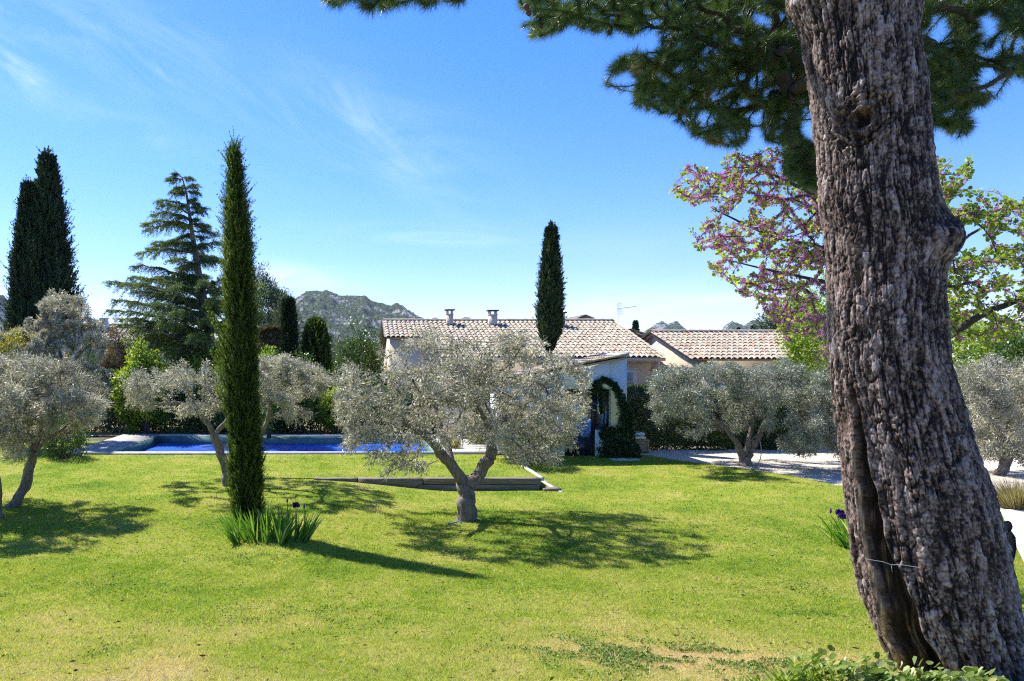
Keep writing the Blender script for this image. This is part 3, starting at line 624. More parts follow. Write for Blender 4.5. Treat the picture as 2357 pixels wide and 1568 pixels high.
m, n, b, out = newmat('old_oak_sleeper'); v = vmap(n, .5, 9, 9); t = noise(n, 4, 7, v, .4, .7)
n.links.new(ramp(n, [(.3, (.075, .055, .04)), (.5, (.17, .135, .10)), (.72, (.30, .26, .21))], t), b.inputs['Base Color']); b.inputs['Roughness'].default_value = .9; bump(n, b, t, .9, .02); M['sleeper'] = m
def block(name, x0, x1, y0, y1, z0, z1, m, label, cat, group=None, seg=10, wob=.008, seed=0, bev=.012):
    "a weathered timber or stone: box with worn edges and slightly uneven faces"
    r = np.random.default_rng(seed); X = np.linspace(x0, x1, seg); b = MB(); V = []
    pr = [(y0+bev, z0), (y1-bev, z0), (y1, z0+bev), (y1, z1-bev), (y1-bev, z1), (y0+bev, z1), (y0, z1-bev), (y0, z0+bev)]
    for x in X:
        for (y, z) in pr: V.append((x, y+r.normal()*wob*.5, z+r.normal()*wob*.5))
    k = 8; Fq = [(i*k+j, i*k+(j+1) % k, (i+1)*k+(j+1) % k, (i+1)*k+j) for i in range(seg-1) for j in range(k)]
    b.add(V, [Fq]); b.F[8] = [np.array([list(range(8))[::-1]]), np.array([list(range((seg-1)*8, seg*8))])]
    o = b.build(name, m); return tag(o, label, cat, group)
GS = 'old timbers edging the raised lawn'
block('timber_sleeper', 1.74, 4.76, 17.60, 17.82, -.125, .03, M['sleeper'], 'upper thick weathered timber at the right end of the low lawn step', 'sleeper', GS, 14, seed=1)
block('timber_sleeper', 1.60, 4.72, 17.57, 17.79, -.32, -.13, M['sleeper'], 'lower timber half sunk in the grass under the right end of the lawn step', 'sleeper', GS, 14, seed=2)
block('timber_sleeper', .05, 1.72, 17.62, 17.82, -.26, .025, M['sleeper'], 'shorter timber in the middle of the lawn step behind the olive trunk', 'sleeper', GS, 9, seed=3)
block('timber_sleeper', -1.1, .03, 17.64, 17.82, -.14, .022, M['sleeper'], 'thin timber end nearly level with the turf at the left of the lawn step', 'sleeper', GS, 7, seed=4)
block('timber_sleeper', 4.78, 5.24, 17.42, 17.72, -.36, -.20, M['sleeper'], 'small dark timber block closing the corner of the lawn step', 'sleeper', GS, 4, seed=5)
def strip(name, x, w, y0, y1, label, seed, sl=0, flat=None):
    r = np.random.default_rng(seed); b = MB(); Y = np.linspace(y0, y1, 40); V = []
    for y in Y:
        z = (float(g0(x+.3, y)) if flat is None else flat)+.025+r.normal()*.002
        a = x-(y-y0)*sl+r.normal()*.006; V += [(a, y, z-.1), (a, y, z), (a+w, y, z+r.normal()*.003), (a+w, y, z-.1)]
    Fq = [(i*4+j, i*4+j+1, (i+1)*4+j+1, (i+1)*4+j) for i in range(39) for j in range(3)]
    b.add(V, [Fq, [(3, 2, 1, 0), (39*4, 39*4+1, 39*4+2, 39*4+3)]]); return tag(b.build(name, M['stone']), label, 'lawn edging', 'pale stone edging strips beside the pool lawn')
strip('stone_edging', 4.79, .12, 17.84, 22.29, 'inner pale stone edging strip running from the pool corner to the timber step', 1, 0, -.0)
strip('stone_edging', 5.16, .11, 17.30, 22.29, 'outer pale stone edging strip running past the corner of the timber step', 2, .06)
q = G(1440, 1058); block('stepping_stone', q[0]-.45, q[0]+.4, q[1]-.18, q[1]+.2, q[2]-.04, q[2]+.015, M['stone'], 'pale flat stone slab in the turf in front of the pool house', 'stepping stone', None, 6, seed=9)

# ------------------------------------------------------------------ buildings
m, n, b, out = newmat('canal_tile_clay'); t = noise(n, 2.2, 6, None, .4)
c = ramp(n, [(0, (.34, .24, .18)), (.12, (.43, .34, .27)), (.35, (.35, .30, .235)), (.7, (.41, .355, .28)), (.92, (.47, .41, .33)), (.985, (.52, .28, .18))], attr(n))
c = mix(n, 1., c, ramp(n, [(.3, (.66, .67, .66)), (.62, (.98, 1.0, .97))], t), 'MULTIPLY'); n.links.new(c, b.inputs['Base Color']); b.inputs['Roughness'].default_value = .9; bump(n, b, noise(n, 30, 5), .5, .01); M['tile'] = m
M['render_cream'] = plain('cream_render', (.58, .47, .33), .95, .10, 1.5, .3)
M['render_beige'] = plain('beige_render', (.66, .54, .40), .95, .10, 1.5, .3)
M['render_white'] = plain('white_render', (.66, .70, .68), .9, .10, 1.5, .3)
M['white_paint'] = plain('white_paint', (.72, .70, .66), .5, .06)
M['shutter'] = plain('taupe_paint', (.42, .38, .34), .6, .08)
M['gutter'] = plain('cream_gutter', (.58, .48, .40), .45, .08)
M['anthracite'] = plain('anthracite_metal', (.018, .022, .028), .35, .1)
M['zinc'] = plain('zinc', (.35, .38, .40), .5, .2, 5)
M['soffit'] = plain('old_soffit_clay', (.16, .10, .07), .9, .2)
def tiles(name, P0, ux, up, width, length, parent, pitch=.206, row=.385, seed=0, ridge=True, warm=0.):
    """canal tiles laid on the slope that starts at eave corner P0, ux along the eave, up the slope"""
    r = np.random.default_rng(seed); P0 = np.array(P0, float); ux = nrm(np.array(ux, float)); up = nrm(np.array(up, float)); nn = np.cross(ux, up); b = MB()
    nc = int(round(width/pitch)); nr = int(math.ceil(length/row)); pitch = width/nc; th = np.linspace(0, math.pi, 7)
    for (sg, off, lift, ra) in ((1, .5, .035, .088), (-1, 0., .045, .10)):
        for i in range(nc+(sg < 0)):
            for k in range(nr):
                y0 = k*row-(.05 if sg > 0 else 0); y1 = min(y0+row*1.2, length+.03); x = (i+off)*pitch+r.normal()*.004; dz = r.normal()*.004
                V = []
                for (y, rr_, l2) in ((y0, ra, lift+.022), (y1, ra*.84, lift)):
                    xx = x+np.cos(th)*rr_+r.normal()*.003; zz = (np.sin(th)*rr_*.85 if sg > 0 else .055-np.sin(th)*rr_*.6)+l2+dz
                    V.append(P0+xx[:, None]*ux+y*up+zz[:, None]*nn)
                V = np.vstack(V); f = [(j, j+1, j+8, j+7) for j in range(6)]
                if sg < 0: f = [q[::-1] for q in f]
                b.add(V, [f], float(np.clip(r.beta(2.2, 2.0)-warm*r.random() if r.random() > .03+warm*.12 else (.99 if r.random() > .4 else .03), 0, 1)))
    V = [P0+x*ux+y*up+z*nn for z in (-.05, .0) for y in (.06, length) for x in (0.02, width-.02)]
    b.add(V, [[(0, 2, 3, 1), (4, 5, 7, 6), (0, 1, 5, 4), (2, 6, 7, 3), (0, 4, 6, 2), (1, 3, 7, 5)]], .05)
    if ridge:
        for k in range(int(width/.4)+1):
            x0 = k*.4; x1 = min(x0+.46, width+.04); c = P0+up*length+nn*.05
            V = [c+x*ux+np.array([0, math.cos(t_)*ra_, math.sin(t_)*ra_*.9]) for (x, ra_) in ((x0, .13), (x1, .115)) for t_ in th]
            b.add(V, [[(j, j+7, j+8, j+1) for j in range(6)]], float(r.random()))
    return b.build(name, M['tile'], parent)
def slope(y0, z0, y1, z1): return np.array([0, y1-y0, z1-z0]), math.hypot(y1-y0, z1-z0)

# main house
house = thing('house', (6.6, 28.8, 0), 'long low cream house with a tiled roof and square chimneys behind the big olive', 'house')
E_Y, E_Z, R_Y, R_Z = 26.2, 3.17, 31.4, 4.86
up, ln = slope(E_Y, E_Z, R_Y, R_Z)
tiles('roof', (3.3, E_Y, E_Z), (1, 0, 0), up, 8.45, ln, house, seed=1)
q = .51; tiles('roof', (1.25, E_Y+(R_Y-E_Y)*q, E_Z+(R_Z-E_Z)*q), (1, 0, 0), up, 2.04, ln*(1-q), house, seed=2)
bu, bl = slope(37.0, 3.1, R_Y, R_Z); tiles('roof', (11.75, 36.6, 3.17), (-1, 0, 0), bu, 10.5, math.hypot(5.2, 1.69), house, seed=3, ridge=False)
b = MB()
b.prism([(26.6, -.2), (36.2, -.2), (36.2, 3.15), (R_Y, 4.74), (26.6, 3.16)], 0, 3.5, 11.5)
b.prism([(29.15, -.2), (36.2, -.2), (36.2, 3.12), (R_Y, 4.70), (29.15, 4.02)], 0, 1.45, 3.497)
b.build('wall', M['render_beige'], house)
b = MB(); b.tube([(3.3, E_Y+.02, E_Z-.04), (11.86, E_Y+.02, E_Z-.045)], [.075, .075], 10); b.box(3.45, 11.7, E_Y+.1, 26.597, E_Z-.16, E_Z-.065)
b.tube([(11.62, E_Y+.03, E_Z-.06), (11.62, E_Y+.03, E_Z-.26), (11.60, E_Y+.36, E_Z-.34), (11.60, E_Y+.36, .0)], [.05]*4, 8); b.build('gutter', M['gutter'], house)
def win(px0, px1, y0, y1, Z): a = P(px0, y0, Z); c = P(px1, y1, Z); return a[0], c[0], c[2], a[2]
x0, x1, z0, z1 = win(1447, 1466, 851, 960, 26.55)
b = MB(); b.box(x0-.4, x1, 26.57, 26.6-.001, z0, z1); wf = b.build('window', M['white_paint'], house)
b = MB(); b.box(x0-.25, x0+.16, 26.52, 26.568, z0+.08, z1-.12)
for k in range(9): b.box(x0-.23, x0+.14, 26.505, 26.519, z0+.2+k*.16, z0+.22+k*.16)
b.build('shutter', M['shutter'], house)
def chimney(px, ytop, w, base_z, Y, label=None):
    c = P(px, ytop, Y); X = c[0]; zt = c[2]; b = MB(); b.box(X-w/2, X+w/2, Y-w*.45, Y+w*.45, base_z, zt-.19)
    b.box(X-w/2-.02, X+w/2+.02, Y-w*.45-.02, Y+w*.45+.02, zt-.215, zt-.18)
    for sx in (-1, 1):
        for sy in (-1, 1): b.box(X+sx*(w/2-.045)-.04, X+sx*(w/2-.045)+.04, Y+sy*(w*.45-.045)-.04, Y+sy*(w*.45-.045)+.04, zt-.18, zt-.03)
    ch = b.build('chimney', M['gutter'], house); b = MB(); b.box(X-w/2-.07, X+w/2+.07, Y-w*.5-.05, Y+w*.5+.05, zt-.03, zt+.02); b.build('chimney_cap', M['anthracite'], ch)
chimney(1035, 713.5, .29, 4.3, 30.75); chimney(1134, 715, .36, 4.3, 30.75); chimney(1291, 720, .30, 4.2, 30.4)

# neighbour house on the right
house2 = thing('house', (14.6, 28.0, 0), 'smaller cream house with a bare sunlit gable and patched tile roof on the right', 'house')
up2, ln2 = slope(24.7, 3.10, 28.1, 4.20)
tiles('roof', (12.12, 24.7, 3.10), (1, 0, 0), up2, 5.3, ln2, house2, seed=5, warm=.25)
tiles('roof', (17.42, 31.5, 3.10), (-1, 0, 0), (0, -3.4, 1.1), 5.3, ln2, house2, seed=6, warm=.25, ridge=False)
b = MB(); b.prism([(25.05, -.2), (31.15, -.2), (31.15, 3.13), (28.1, 4.12), (25.05, 3.13)], 0, 12.28, 17.2); b.build('wall', M['render_cream'], house2)
x0, x1, z0, z1 = win(1640, 1668, 862, 935, 25.0); b = MB(); b.box(x0, x1, 25.0, 25.048, z0, z1); b.build('shutter', M['white_paint'], house2)

# roofs farther back
def small_house(name, X, Y, w, d, eave, ridge, label, wallm, seed, axis='x'):
    t = thing(name, (X, Y, 0), label, 'house'); b = MB()
    if axis == 'x':
        up, ln = slope(Y-d/2-.3, eave, Y, ridge); tiles('roof', (X-w/2-.2, Y-d/2-.3, eave), (1, 0, 0), up, w+.4, ln, t, .3, .5, seed)
        tiles('roof', (X+w/2+.2, Y+d/2+.3, eave), (-1, 0, 0), (0, -(d/2+.3), ridge-eave), w+.4, ln, t, .3, .5, seed+1, False)
        b.prism([(Y-d/2, -.2), (Y+d/2, -.2), (Y+d/2, eave), (Y, ridge-.1), (Y-d/2, eave)], 0, X-w/2, X+w/2)
    else:
        up = np.array([w/2+.3, 0, ridge-eave]); ln = float(np.linalg.norm(up))
        tiles('roof', (X-w/2-.3, Y+d/2+.2, eave), (0, -1, 0), up, d+.4, ln, t, .3, .5, seed, False); tiles('roof', (X+w/2+.3, Y-d/2-.2, eave), (0, 1, 0), -up*[1, 1, -1], d+.4, ln, t, .3, .5, seed+1, False)
        b.prism([(X-w/2, -.2), (X+w/2, -.2), (X+w/2, eave), (X, ridge-.1), (X-w/2, eave)], 1, Y-d/2, Y+d/2)
    b.build('wall', wallm, t); return t
c = P(1345, 728, 46); small_house('house', c[0], 48, 5.0, 4, c[2]-1.25, c[2], 'roof peak of a house just showing above the ridge of the long house', M['render_beige'], 11, 'y')
c = P(1462, 764, 40); small_house('house', c[0]-.6, 42, 5.6, 5, c[2]-.95, c[2]+.05, 'brown tiled roof seen in the gap between the two cream houses', M['soffit'], 13, 'y')
c = P(238, 748, 42); lh = small_house('house', c[0]-1.5, 45, 8, 6, c[2]-1.2, c[2]+.1, 'pale tiled house with a small chimney behind the grey olives on the left', M['render_beige'], 15)
cc = P(240, 734, 44.2); b = MB(); b.box(cc[0]-.24, cc[0]+.24, 44.0, 44.4, 4.6, cc[2]-.16)
for k in (-1, 0, 1): b.box(cc[0]+k*.17-.04, cc[0]+k*.17+.04, 44.02, 44.38, cc[2]-.16, cc[2])
b.box(cc[0]-.28, cc[0]+.28, 43.96, 44.44, cc[2], cc[2]+.05); b.build('chimney', M['white_paint'], lh)

# pool house with ivy-framed window
sh = thing('pool_house', (6.7, 23, 0), 'pale pool house with a dark glazed door and lean-to tile roof', 'outbuilding')
SY = 22.0
x_r = P(1443, 0, SY)[0]; x_l = 4.75; zr = 3.17; zl = zr-.195*(x_r-x_l)
dx0, dx1, dz0, dz1 = win(1304, 1366, 896, 1051, SY); wx0, wx1, wz0, wz1 = win(1369.5, 1403, 896, 985, SY)
b = MB(); topz = lambda x: zr-.195*(x_r-x)
# front wall built round the opening: left, right, above, below the window
b.prism([(x_l, -.3), (dx0-.05, -.3), (dx0-.05, topz(dx0-.05)), (x_l, zl)], 1, SY, SY+.3)
b.prism([(wx1+.003, -.3), (x_r, -.3), (x_r, zr), (wx1+.003, topz(wx1))], 1, SY, SY+.3)
b.prism([(dx0-.047, dz1), (wx1, dz1), (wx1, topz(wx1)-.001), (dx0-.047, topz(dx0)-.001)], 1, SY, SY+.3)
b.prism([(dx1+.07, -.3), (wx1, -.3), (wx1, wz0-.06), (dx1+.07, wz0-.06)], 1, SY, SY+.3)
b.prism([(x_l, -.3), (x_r-.001, -.3), (x_r-.001, zr-.002), (x_l, zl-.002)], 1, 23.9, 24.15)
b.prism([(SY+.303, -.3), (23.897, -.3), (23.897, zl-.01), (SY+.303, zl-.01)], 0, x_l, x_l+.25)
b.prism([(SY+.303, -.3), (23.897, -.3), (23.897, zr-.05), (SY+.303, zr-.05)], 0, x_r-.25, x_r)
b.build('wall', M['render_white'], sh)
rl = x_r-x_l; tiles('roof', (x_l-.25, SY+2.35, zl-.02), (0, -1, 0), (1, 0, .195), 2.5, math.hypot(rl+.2, .195*(rl+.2)), sh, .2, .4, 8, False, warm=.4)
b = MB(); b.prism([(x_r-.22, zr-.02), (x_r+.05, zr+.03), (x_r+.05, zr+.17), (x_r-.1, zr+.16)], 1, SY-.08, 24.2); b.build('flashing', M['zinc'], sh)
# surround with a rounded shoulder, standing proud of the wall
sx0, sx1, sz0, sz1 = win(1384, 1436, 875, 1000, SY)
arc = [(wx1+.0, wz1+.003), (wx1+.0, wz0-.2), (sx1, wz0-.2)]+[(sx1-.32+.32*math.cos(a), sz1-.32+.32*math.sin(a)) for a in np.linspace(0, math.pi/2, 9)]+[(dx0+.3, sz1), (dx0+.3, wz1+.003)]
b = MB(); b.prism(arc, 1, SY-.14, SY-.002); b.build('surround', M['render_white'], sh)
b = MB(); b.box(dx0-.04, dx1+.065, SY+.06, SY+.12, -.05, dz0+.62)                      # door: kick panel and frame
for (a, c_) in ((dx0-.04, dx0+.05), (dx1-.05, dx1+.065)): b.box(a, c_, SY+.055, SY+.125, dz0+.623, dz1-.003)
b.box(dx0+.053, dx1-.053, SY+.055, SY+.125, dz1-.10, dz1-.004); door = b.build('door', M['anthracite'], sh)
b = MB(); b.tube([(dx1-.11, SY+.03, .95), (dx1-.11, SY-.01, .95), (dx1-.24, SY-.01, .95)], [.012]*3, 6); b.build('handle', M['zinc'], door)
b = MB()
for (a, c_, e, f_) in ((wx0+.04, wx0+.075, wz0+.003, wz1-.003), (wx1-.06, wx1-.004, wz0+.003, wz1-.003), (wx0+.078, wx1-.063, wz1-.06, wz1-.005), (wx0+.078, wx1-.063, wz0+.005, wz0+.05)): b.box(a, c_, SY+.06, SY+.12, e, f_)
b.box(wx0+.03, wx1-.002, SY-.03, SY+.05, wz0-.058, wz0); wfr = b.build('window', M['anthracite'], sh)
m, n, b, out = newmat('window_glass'); b.inputs['Base Color'].default_value = (.04, .05, .05, 1); b.inputs['Roughness'].default_value = .02; b.inputs['Specular IOR Level'].default_value = 1.0
tr = n.nodes.new('ShaderNodeBsdfTransparent'); gl = n.nodes.new('ShaderNodeBsdfGlossy'); gl.inputs['Roughness'].default_value = .02; gl.inputs['Color'].default_value = (.95, .97, 1, 1); s = n.nodes.new('ShaderNodeMixShader'); s.inputs[0].default_value = .42; n.links.new(tr.outputs[0], s.inputs[1]); n.links.new(gl.outputs[0], s.inputs[2]); n.links.new(s.outputs[0], out.inputs[0]); M['glass'] = m
b = MB(); b.box(dx0+.053, dx1-.053, SY+.085, SY+.093, dz0+.624, dz1-.103); b.build('pane', M['glass'], door)
b = MB(); b.box(wx0+.078, wx1-.063, SY+.085, SY+.093, wz0+.053, wz1-.063); b.build('pane', M['glass'], wfr)
M['pane_backing'] = plain('pale_backing', (.62, .56, .47), .9, .12, 4)
b = MB(); xx = np.linspace(dx0-.1, wx1+.1, 60); V = [(x, SY+.42+.03*math.sin(x*34), z) for z in (.75, 2.2) for x in xx]; b.add(V, [[(i, i+1, i+61, i+60) for i in range(59)]]); cu = b.build('pane_backing', M['pane_backing'], sh)  # pale sheet added behind the panes, standing in for their bright reflection
# white folding rack seen through the lower pane
b = MB(); a = P(1382, 975, SY+.2); c_ = P(1395, 948, SY+.2)
for (u0, u1) in ((a[0], c_[0]), (c_[0], a[0])): b.tube([(u0, SY+.25, a[2]), (u1, SY+.25, c_[2])], [.012, .012], 6)
b.tube([(a[0]-.05, SY+.25, c_[2]), (c_[0]+.05, SY+.25, c_[2])], [.012]*2, 6); b.tube([(a[0]-.05, SY+.25, a[2]), (c_[0]+.05, SY+.25, a[2])], [.012]*2, 6)
tag(b.build('folding_stand', M['white_paint']), 'white crossed legs of a folding stand behind the pool house window', 'folding stand')
# wall lamp
lp = P(1344, 877, SY-.1); wl = thing('wall_lamp', (lp[0]-.05, SY, lp[2]), 'round black wall lamp above the glazed door', 'wall lamp')
b = MB(); b.tube([(lp[0]-.12, SY-.002, lp[2]+.02), (lp[0]-.10, SY-.1, lp[2]+.04), (lp[0]-.02, SY-.2, lp[2]+.02)], [.018, .015, .015], 8); b.tube([(lp[0]-.12, SY-.001, lp[2]+.02), (lp[0]-.12, SY-.03, lp[2]+.02)], [.05, .05], 14); b.build('bracket', M['anthracite'], wl)
b = MB(); pr = [(.0, .05), (.02, .075), (.07, .085), (.115, .075), (.13, .04)]; b.tube([(lp[0]+.02-.02*k, SY-.2-p_[0]*.8, lp[2]+.03-p_[0]*.5) for k, p_ in enumerate(pr)], [p_[1] for p_ in pr], 16); b.build('lamp_shade', M['anthracite'], wl, True)

# storage chest with folded bags
bx = P(1466, 1036, 23.0); z_ = float(g0(bx[0], 23.0)); chest = thing('wooden_chest', (bx[0]+.05, 23, z_), 'low weathered wooden chest against the hedge beside the pool house', 'chest')
M['oldwood'] = plain('weathered_board', (.36, .27, .18), .8, .3, 7, .5, 30)
b = MB(); X0, X1 = bx[0]-.28, bx[0]+.29
for k in range(3): b.box(X0, X1, 22.75, 23.2, z_+.02+k*.125, z_+.14+k*.125)
b.box(X0-.012, X0+.05, 22.735, 22.79, z_, z_+.40); b.box(X1-.05, X1+.012, 22.735, 22.79, z_, z_+.40); b.build('body', M['oldwood'], chest)
b = MB(); b.box(X0-.03, X1+.03, 22.71, 23.24, z_+.402, z_+.435); b.build('lid', M['oldwood'], chest)
M['bagw'] = plain('white_plastic_sack', (.66, .66, .66), .4, .1); M['bagb'] = plain('blue_sack_print', (.06, .16, .50), .4, .1)
def sack(z, h, w, d, mm, label, sh_=0, print_=False):
    b = MB(); nu, nv = 18, 9; V = []
    for i in range(nv):
        ph = -math.pi/2+math.pi*i/(nv-1)
        for j in range(nu):
            a = 2*math.pi*j/nu; c, s = math.cos(a), math.sin(a); e = .45
            f = abs(math.cos(ph))**.5; V.append((bx[0]-.01+sh_+w*f*abs(c)**e*(1 if c > 0 else -1), 22.97+d*f*abs(s)**e*(1 if s > 0 else -1), z+h/2+h/2*math.sin(ph)*(1+.2*math.sin(a*3+z*40))))
    b.add(V, [[(i*nu+j, i*nu+(j+1) % nu, (i+1)*nu+(j+1) % nu, (i+1)*nu+j) for i in range(nv-1) for j in range(nu)]])
    o = tag(b.build('sack', mm, None, True), label, 'sack', 'plastic sacks lying on the wooden chest')
    o_ = thing  # keep builder local
    return o
sack(z_+.437, .11, .27, .2, M['bagw'], 'grey white plastic sack lying flat on the chest lid, under the other')
s1 = sack(z_+.552, .12, .25, .19, M['bagw'], 'white plastic sack with a blue print, on top of the other sack', -.02)
b = MB(); V = [(bx[0]-.16+.05*i+.0, 22.97-.12+.08*j, z_+.6765+.0*i) for j in range(3) for i in range(5)]; b.add(V, [[(j*5+i, j*5+i+1, j*5+i+6, j*5+i+5) for j in range(2) for i in range(4)]]); b.build('print', M['bagb'], s1)

# TV antenna
mx, my = P(1422, 700, 32)[0], 32.0; at = thing('antenna', (mx, my, 0), 'thin metal television aerial on a mast beyond the long tiled roof', 'aerial')
b = MB(); b.tube([(mx, my, 0), (mx, my, 5.78)], [.025, .022], 8); b.build('mast', M['zinc'], at)
b = MB(); zb_ = P(0, 710, 32)[2]; b.tube([(mx-.05, my, zb_-.02), (mx+.85, my-.1, zb_+.09)], [.014, .011], 6)
for k in range(9): x_ = mx+.08+k*.09; b.tube([(x_, my-.10, zb_-.005+.012*k-.07), (x_, my+.06, zb_-.005+.012*k+.07)], [.004, .004], 4)
b.build('boom', M['zinc'], at)
b = MB()
for (s_, q_) in ((1, 0), (-1, 1)):
    for k in range(5): b.tube([(mx-.10+.05*k-.0, my-.12, zb_+s_*(.05)), (mx-.02+.05*k+.06, my+.1, zb_+s_*(.34))] if s_ > 0 else [(mx+.02+.04*k, my-.1, zb_-.05), (mx+.10+.04*k, my+.1, zb_-.30)], [.004]*2, 4)
    for k in range(4): b.tube([(mx-.10+.03*k, my-.1+.05*k, zb_+s_*(.06+.08*k)), (mx+.12+.03*k, my-.1+.05*k, zb_+s_*(.06+.08*k))], [.004]*2, 4)
b.build('reflector', M['zinc'], at)


# ------------------------------------------------------------------ olive trees
def px(pts, Z0): return [P(x, y, Z0+(o[0] if o else 0)) for x, y, *o in pts]
def limb(pts, Z0, r0, r1): p = px(pts, Z0); return (p, list(np.linspace(r0, r1, len(p))))
OG = 'olive trees in the garden'
def olive(base, label, limbs, bl, ntip, per, seed, leafm='olive', L=.062, W=.0145, spread=.12, dep=.8, group=OG, shell=.75):
    B = G(*base); Z0 = B[1]; r = np.random.default_rng(seed)
    LM = [limb(l[0], Z0, l[1], l[2]) for l in limbs]; LM[0][0][0] = B-[0, 0, .06]
    f = LM[0]; p0 = np.array(f[0][0]); p1 = np.array(f[0][1]); L2 = [p0, p0*.82+p1*.18]+list(f[0][1:]); LM[0] = (L2, [f[1][0]*1.35, f[1][0]]+list(f[1][1:]))
    tips = blobs(bl, int(ntip*1.6), Z0, r, shell, dep); tips = tips[fbm(tips*1.5, 2, seed) > np.quantile(fbm(tips*1.5, 2, seed), .36)]; tips[:, 2] = np.maximum(tips[:, 2], gz(tips[:, 0], tips[:, 1])+.25)
    return tree('olive_tree', B, label, 'olive tree', LM, tips, per, L, W, leafm, 'olive_bark', group, seed, spread, r_tip=.0056, wob=.07, droop=.15, clump=2.6, knob=.035, e=2.3, sides=(20, 7, 4))
olive((1075, 1198), 'large grey olive with a forked trunk standing in the middle of the lawn',
      [([(1073, 1200), (1072, 1150), (1068, 1115)], .19, .155),
       ([(1068, 1115), (1045, 1075), (1015, 1040), (985, 1010, -.2), (950, 985, -.4), (905, 950, -.6)], .125, .03),
       ([(1040, 1070), (1025, 1010, .4), (1005, 960, .6), (990, 900, .8), (975, 850, .8)], .085, .02),
       ([(1075, 1118), (1108, 1090), (1130, 1050), (1135, 1010), (1128, 985)], .125, .07),
       ([(1128, 990), (1105, 950, -.4), (1085, 890, -.5), (1060, 830, -.4)], .06, .015),
       ([(1133, 1000), (1165, 965, .2), (1200, 930, .3), (1245, 895, .3), (1285, 860, .2)], .07, .015),
       ([(1133, 1005), (1155, 940, .7), (1165, 880, .9), (1180, 820, 1)], .055, .014)],
      [(900, 880, 118, 90), (850, 955, 85, 62), (1010, 850, 130, 88), (1170, 850, 140, 80), (1285, 880, 80, 75), (1060, 930, 190, 100), (1230, 970, 110, 75), (1300, 1000, 50, 50), (880, 1030, 95, 45), (840, 890, 60, 60), (975, 775, 40, 35), (930, 1085, 60, 20), (1240, 1055, 75, 18), (1190, 800, 90, 35), (1010, 790, 100, 30), (1320, 930, 38, 60), (790, 900, 30, 60)],
      820, 68, 41, L=.080, W=.019, dep=.95)
olive((25, 1166), 'olive with a leaning trunk at the left edge of the lawn',
      [([(22, 1168), (50, 1135), (66, 1105), (66, 1075), (72, 1050), (80, 1038)], .115, .085), ([(80, 1040), (62, 1010), (30, 985), (-20, 960)], .06, .02), ([(80, 1040), (95, 990), (100, 940), (80, 890)], .06, .015), ([(80, 1040), (115, 1005), (160, 975), (200, 940)], .055, .015)],
      [(60, 880, 130, 62), (160, 890, 90, 60), (210, 920, 50, 50), (100, 960, 120, 45), (-30, 930, 100, 80), (40, 1010, 60, 30), (200, 960, 40, 25), (20, 850, 90, 40), (30, 1045, 40, 22)],
      520, 92, 42, L=.082, W=.017)
olive((-8, 1192), 'olive cut by the left edge of the photo, its dark stem at the border',
      [([(-8, 1192), (-6, 1130), (-20, 1070)], .12, .09), ([(-20, 1070), (-60, 1000), (-90, 900)], .06, .02), ([(-20, 1070), (0, 1000), (-10, 940)], .05, .02)],
      [(-80, 900, 105, 85), (-30, 980, 50, 45), (-60, 820, 100, 50), (-120, 980, 80, 50), (15, 890, 75, 65), (0, 985, 50, 40)], 380, 110, 47, L=.075, W=.018, dep=1.5)
olive((525, 1117), 'spreading olive behind the slim cypress, with a bent trunk over the pool edge',
      [([(526, 1118), (520, 1070), (505, 1030), (490, 995)], .13, .09), ([(490, 995), (470, 960), (435, 935), (395, 925), (350, 930)], .07, .018), ([(495, 1000), (530, 960), (560, 900), (565, 860)], .06, .015), ([(520, 1070), (560, 1040), (605, 1000), (622, 950), (618, 900)], .085, .04), ([(620, 920), (650, 905), (690, 890), (730, 865)], .035, .012)],
      [(380, 880, 95, 40), (320, 900, 45, 32), (470, 880, 90, 45), (450, 940, 70, 22), (560, 880, 70, 50), (660, 855, 80, 42), (715, 880, 50, 45), (640, 920, 60, 35), (680, 960, 50, 25), (600, 840, 60, 25), (350, 935, 50, 12)],
      520, 78, 43, L=.075, W=.018)
olive((1716, 1071), 'grey green olive with three stems growing out of the gravel',
      [([(1716, 1072), (1714, 1050)], .17, .15), ([(1708, 1052), (1695, 1015), (1670, 985), (1640, 960), (1610, 930)], .10, .02), ([(1716, 1052), (1726, 1005), (1735, 960), (1740, 910)], .08, .02), ([(1722, 1052), (1748, 1000), (1775, 950), (1800, 915), (1845, 895)], .11, .025)],
      [(1560, 905, 75, 60), (1640, 880, 90, 45), (1740, 890, 110, 48), (1830, 890, 75, 55), (1600, 960, 90, 48), (1700, 950, 110, 50), (1545, 870, 50, 35), (1660, 850, 60, 22), (1800, 850, 70, 30), (1870, 930, 40, 45), (1530, 940, 40, 45)],
      560, 98, 44, 'olive_green', .085, .021, .16, .7)
olive((1975, 1085), 'low olive with foliage hanging to the gravel, half hidden behind the big pine trunk',
      [([(1975, 1086), (1965, 1030), (1940, 980)], .14, .09), ([(1940, 980), (1900, 940), (1860, 950)], .05, .02), ([(1940, 980), (1960, 920), (1980, 870)], .05, .02)],
      [(1860, 990, 65, 50), (1850, 1020, 55, 32), (1900, 920, 60, 60), (1960, 880, 70, 60), (1930, 1010, 50, 45), (1990, 960, 60, 70)], 260, 130, 45, 'olive_green', .085, .021, .17, .7)
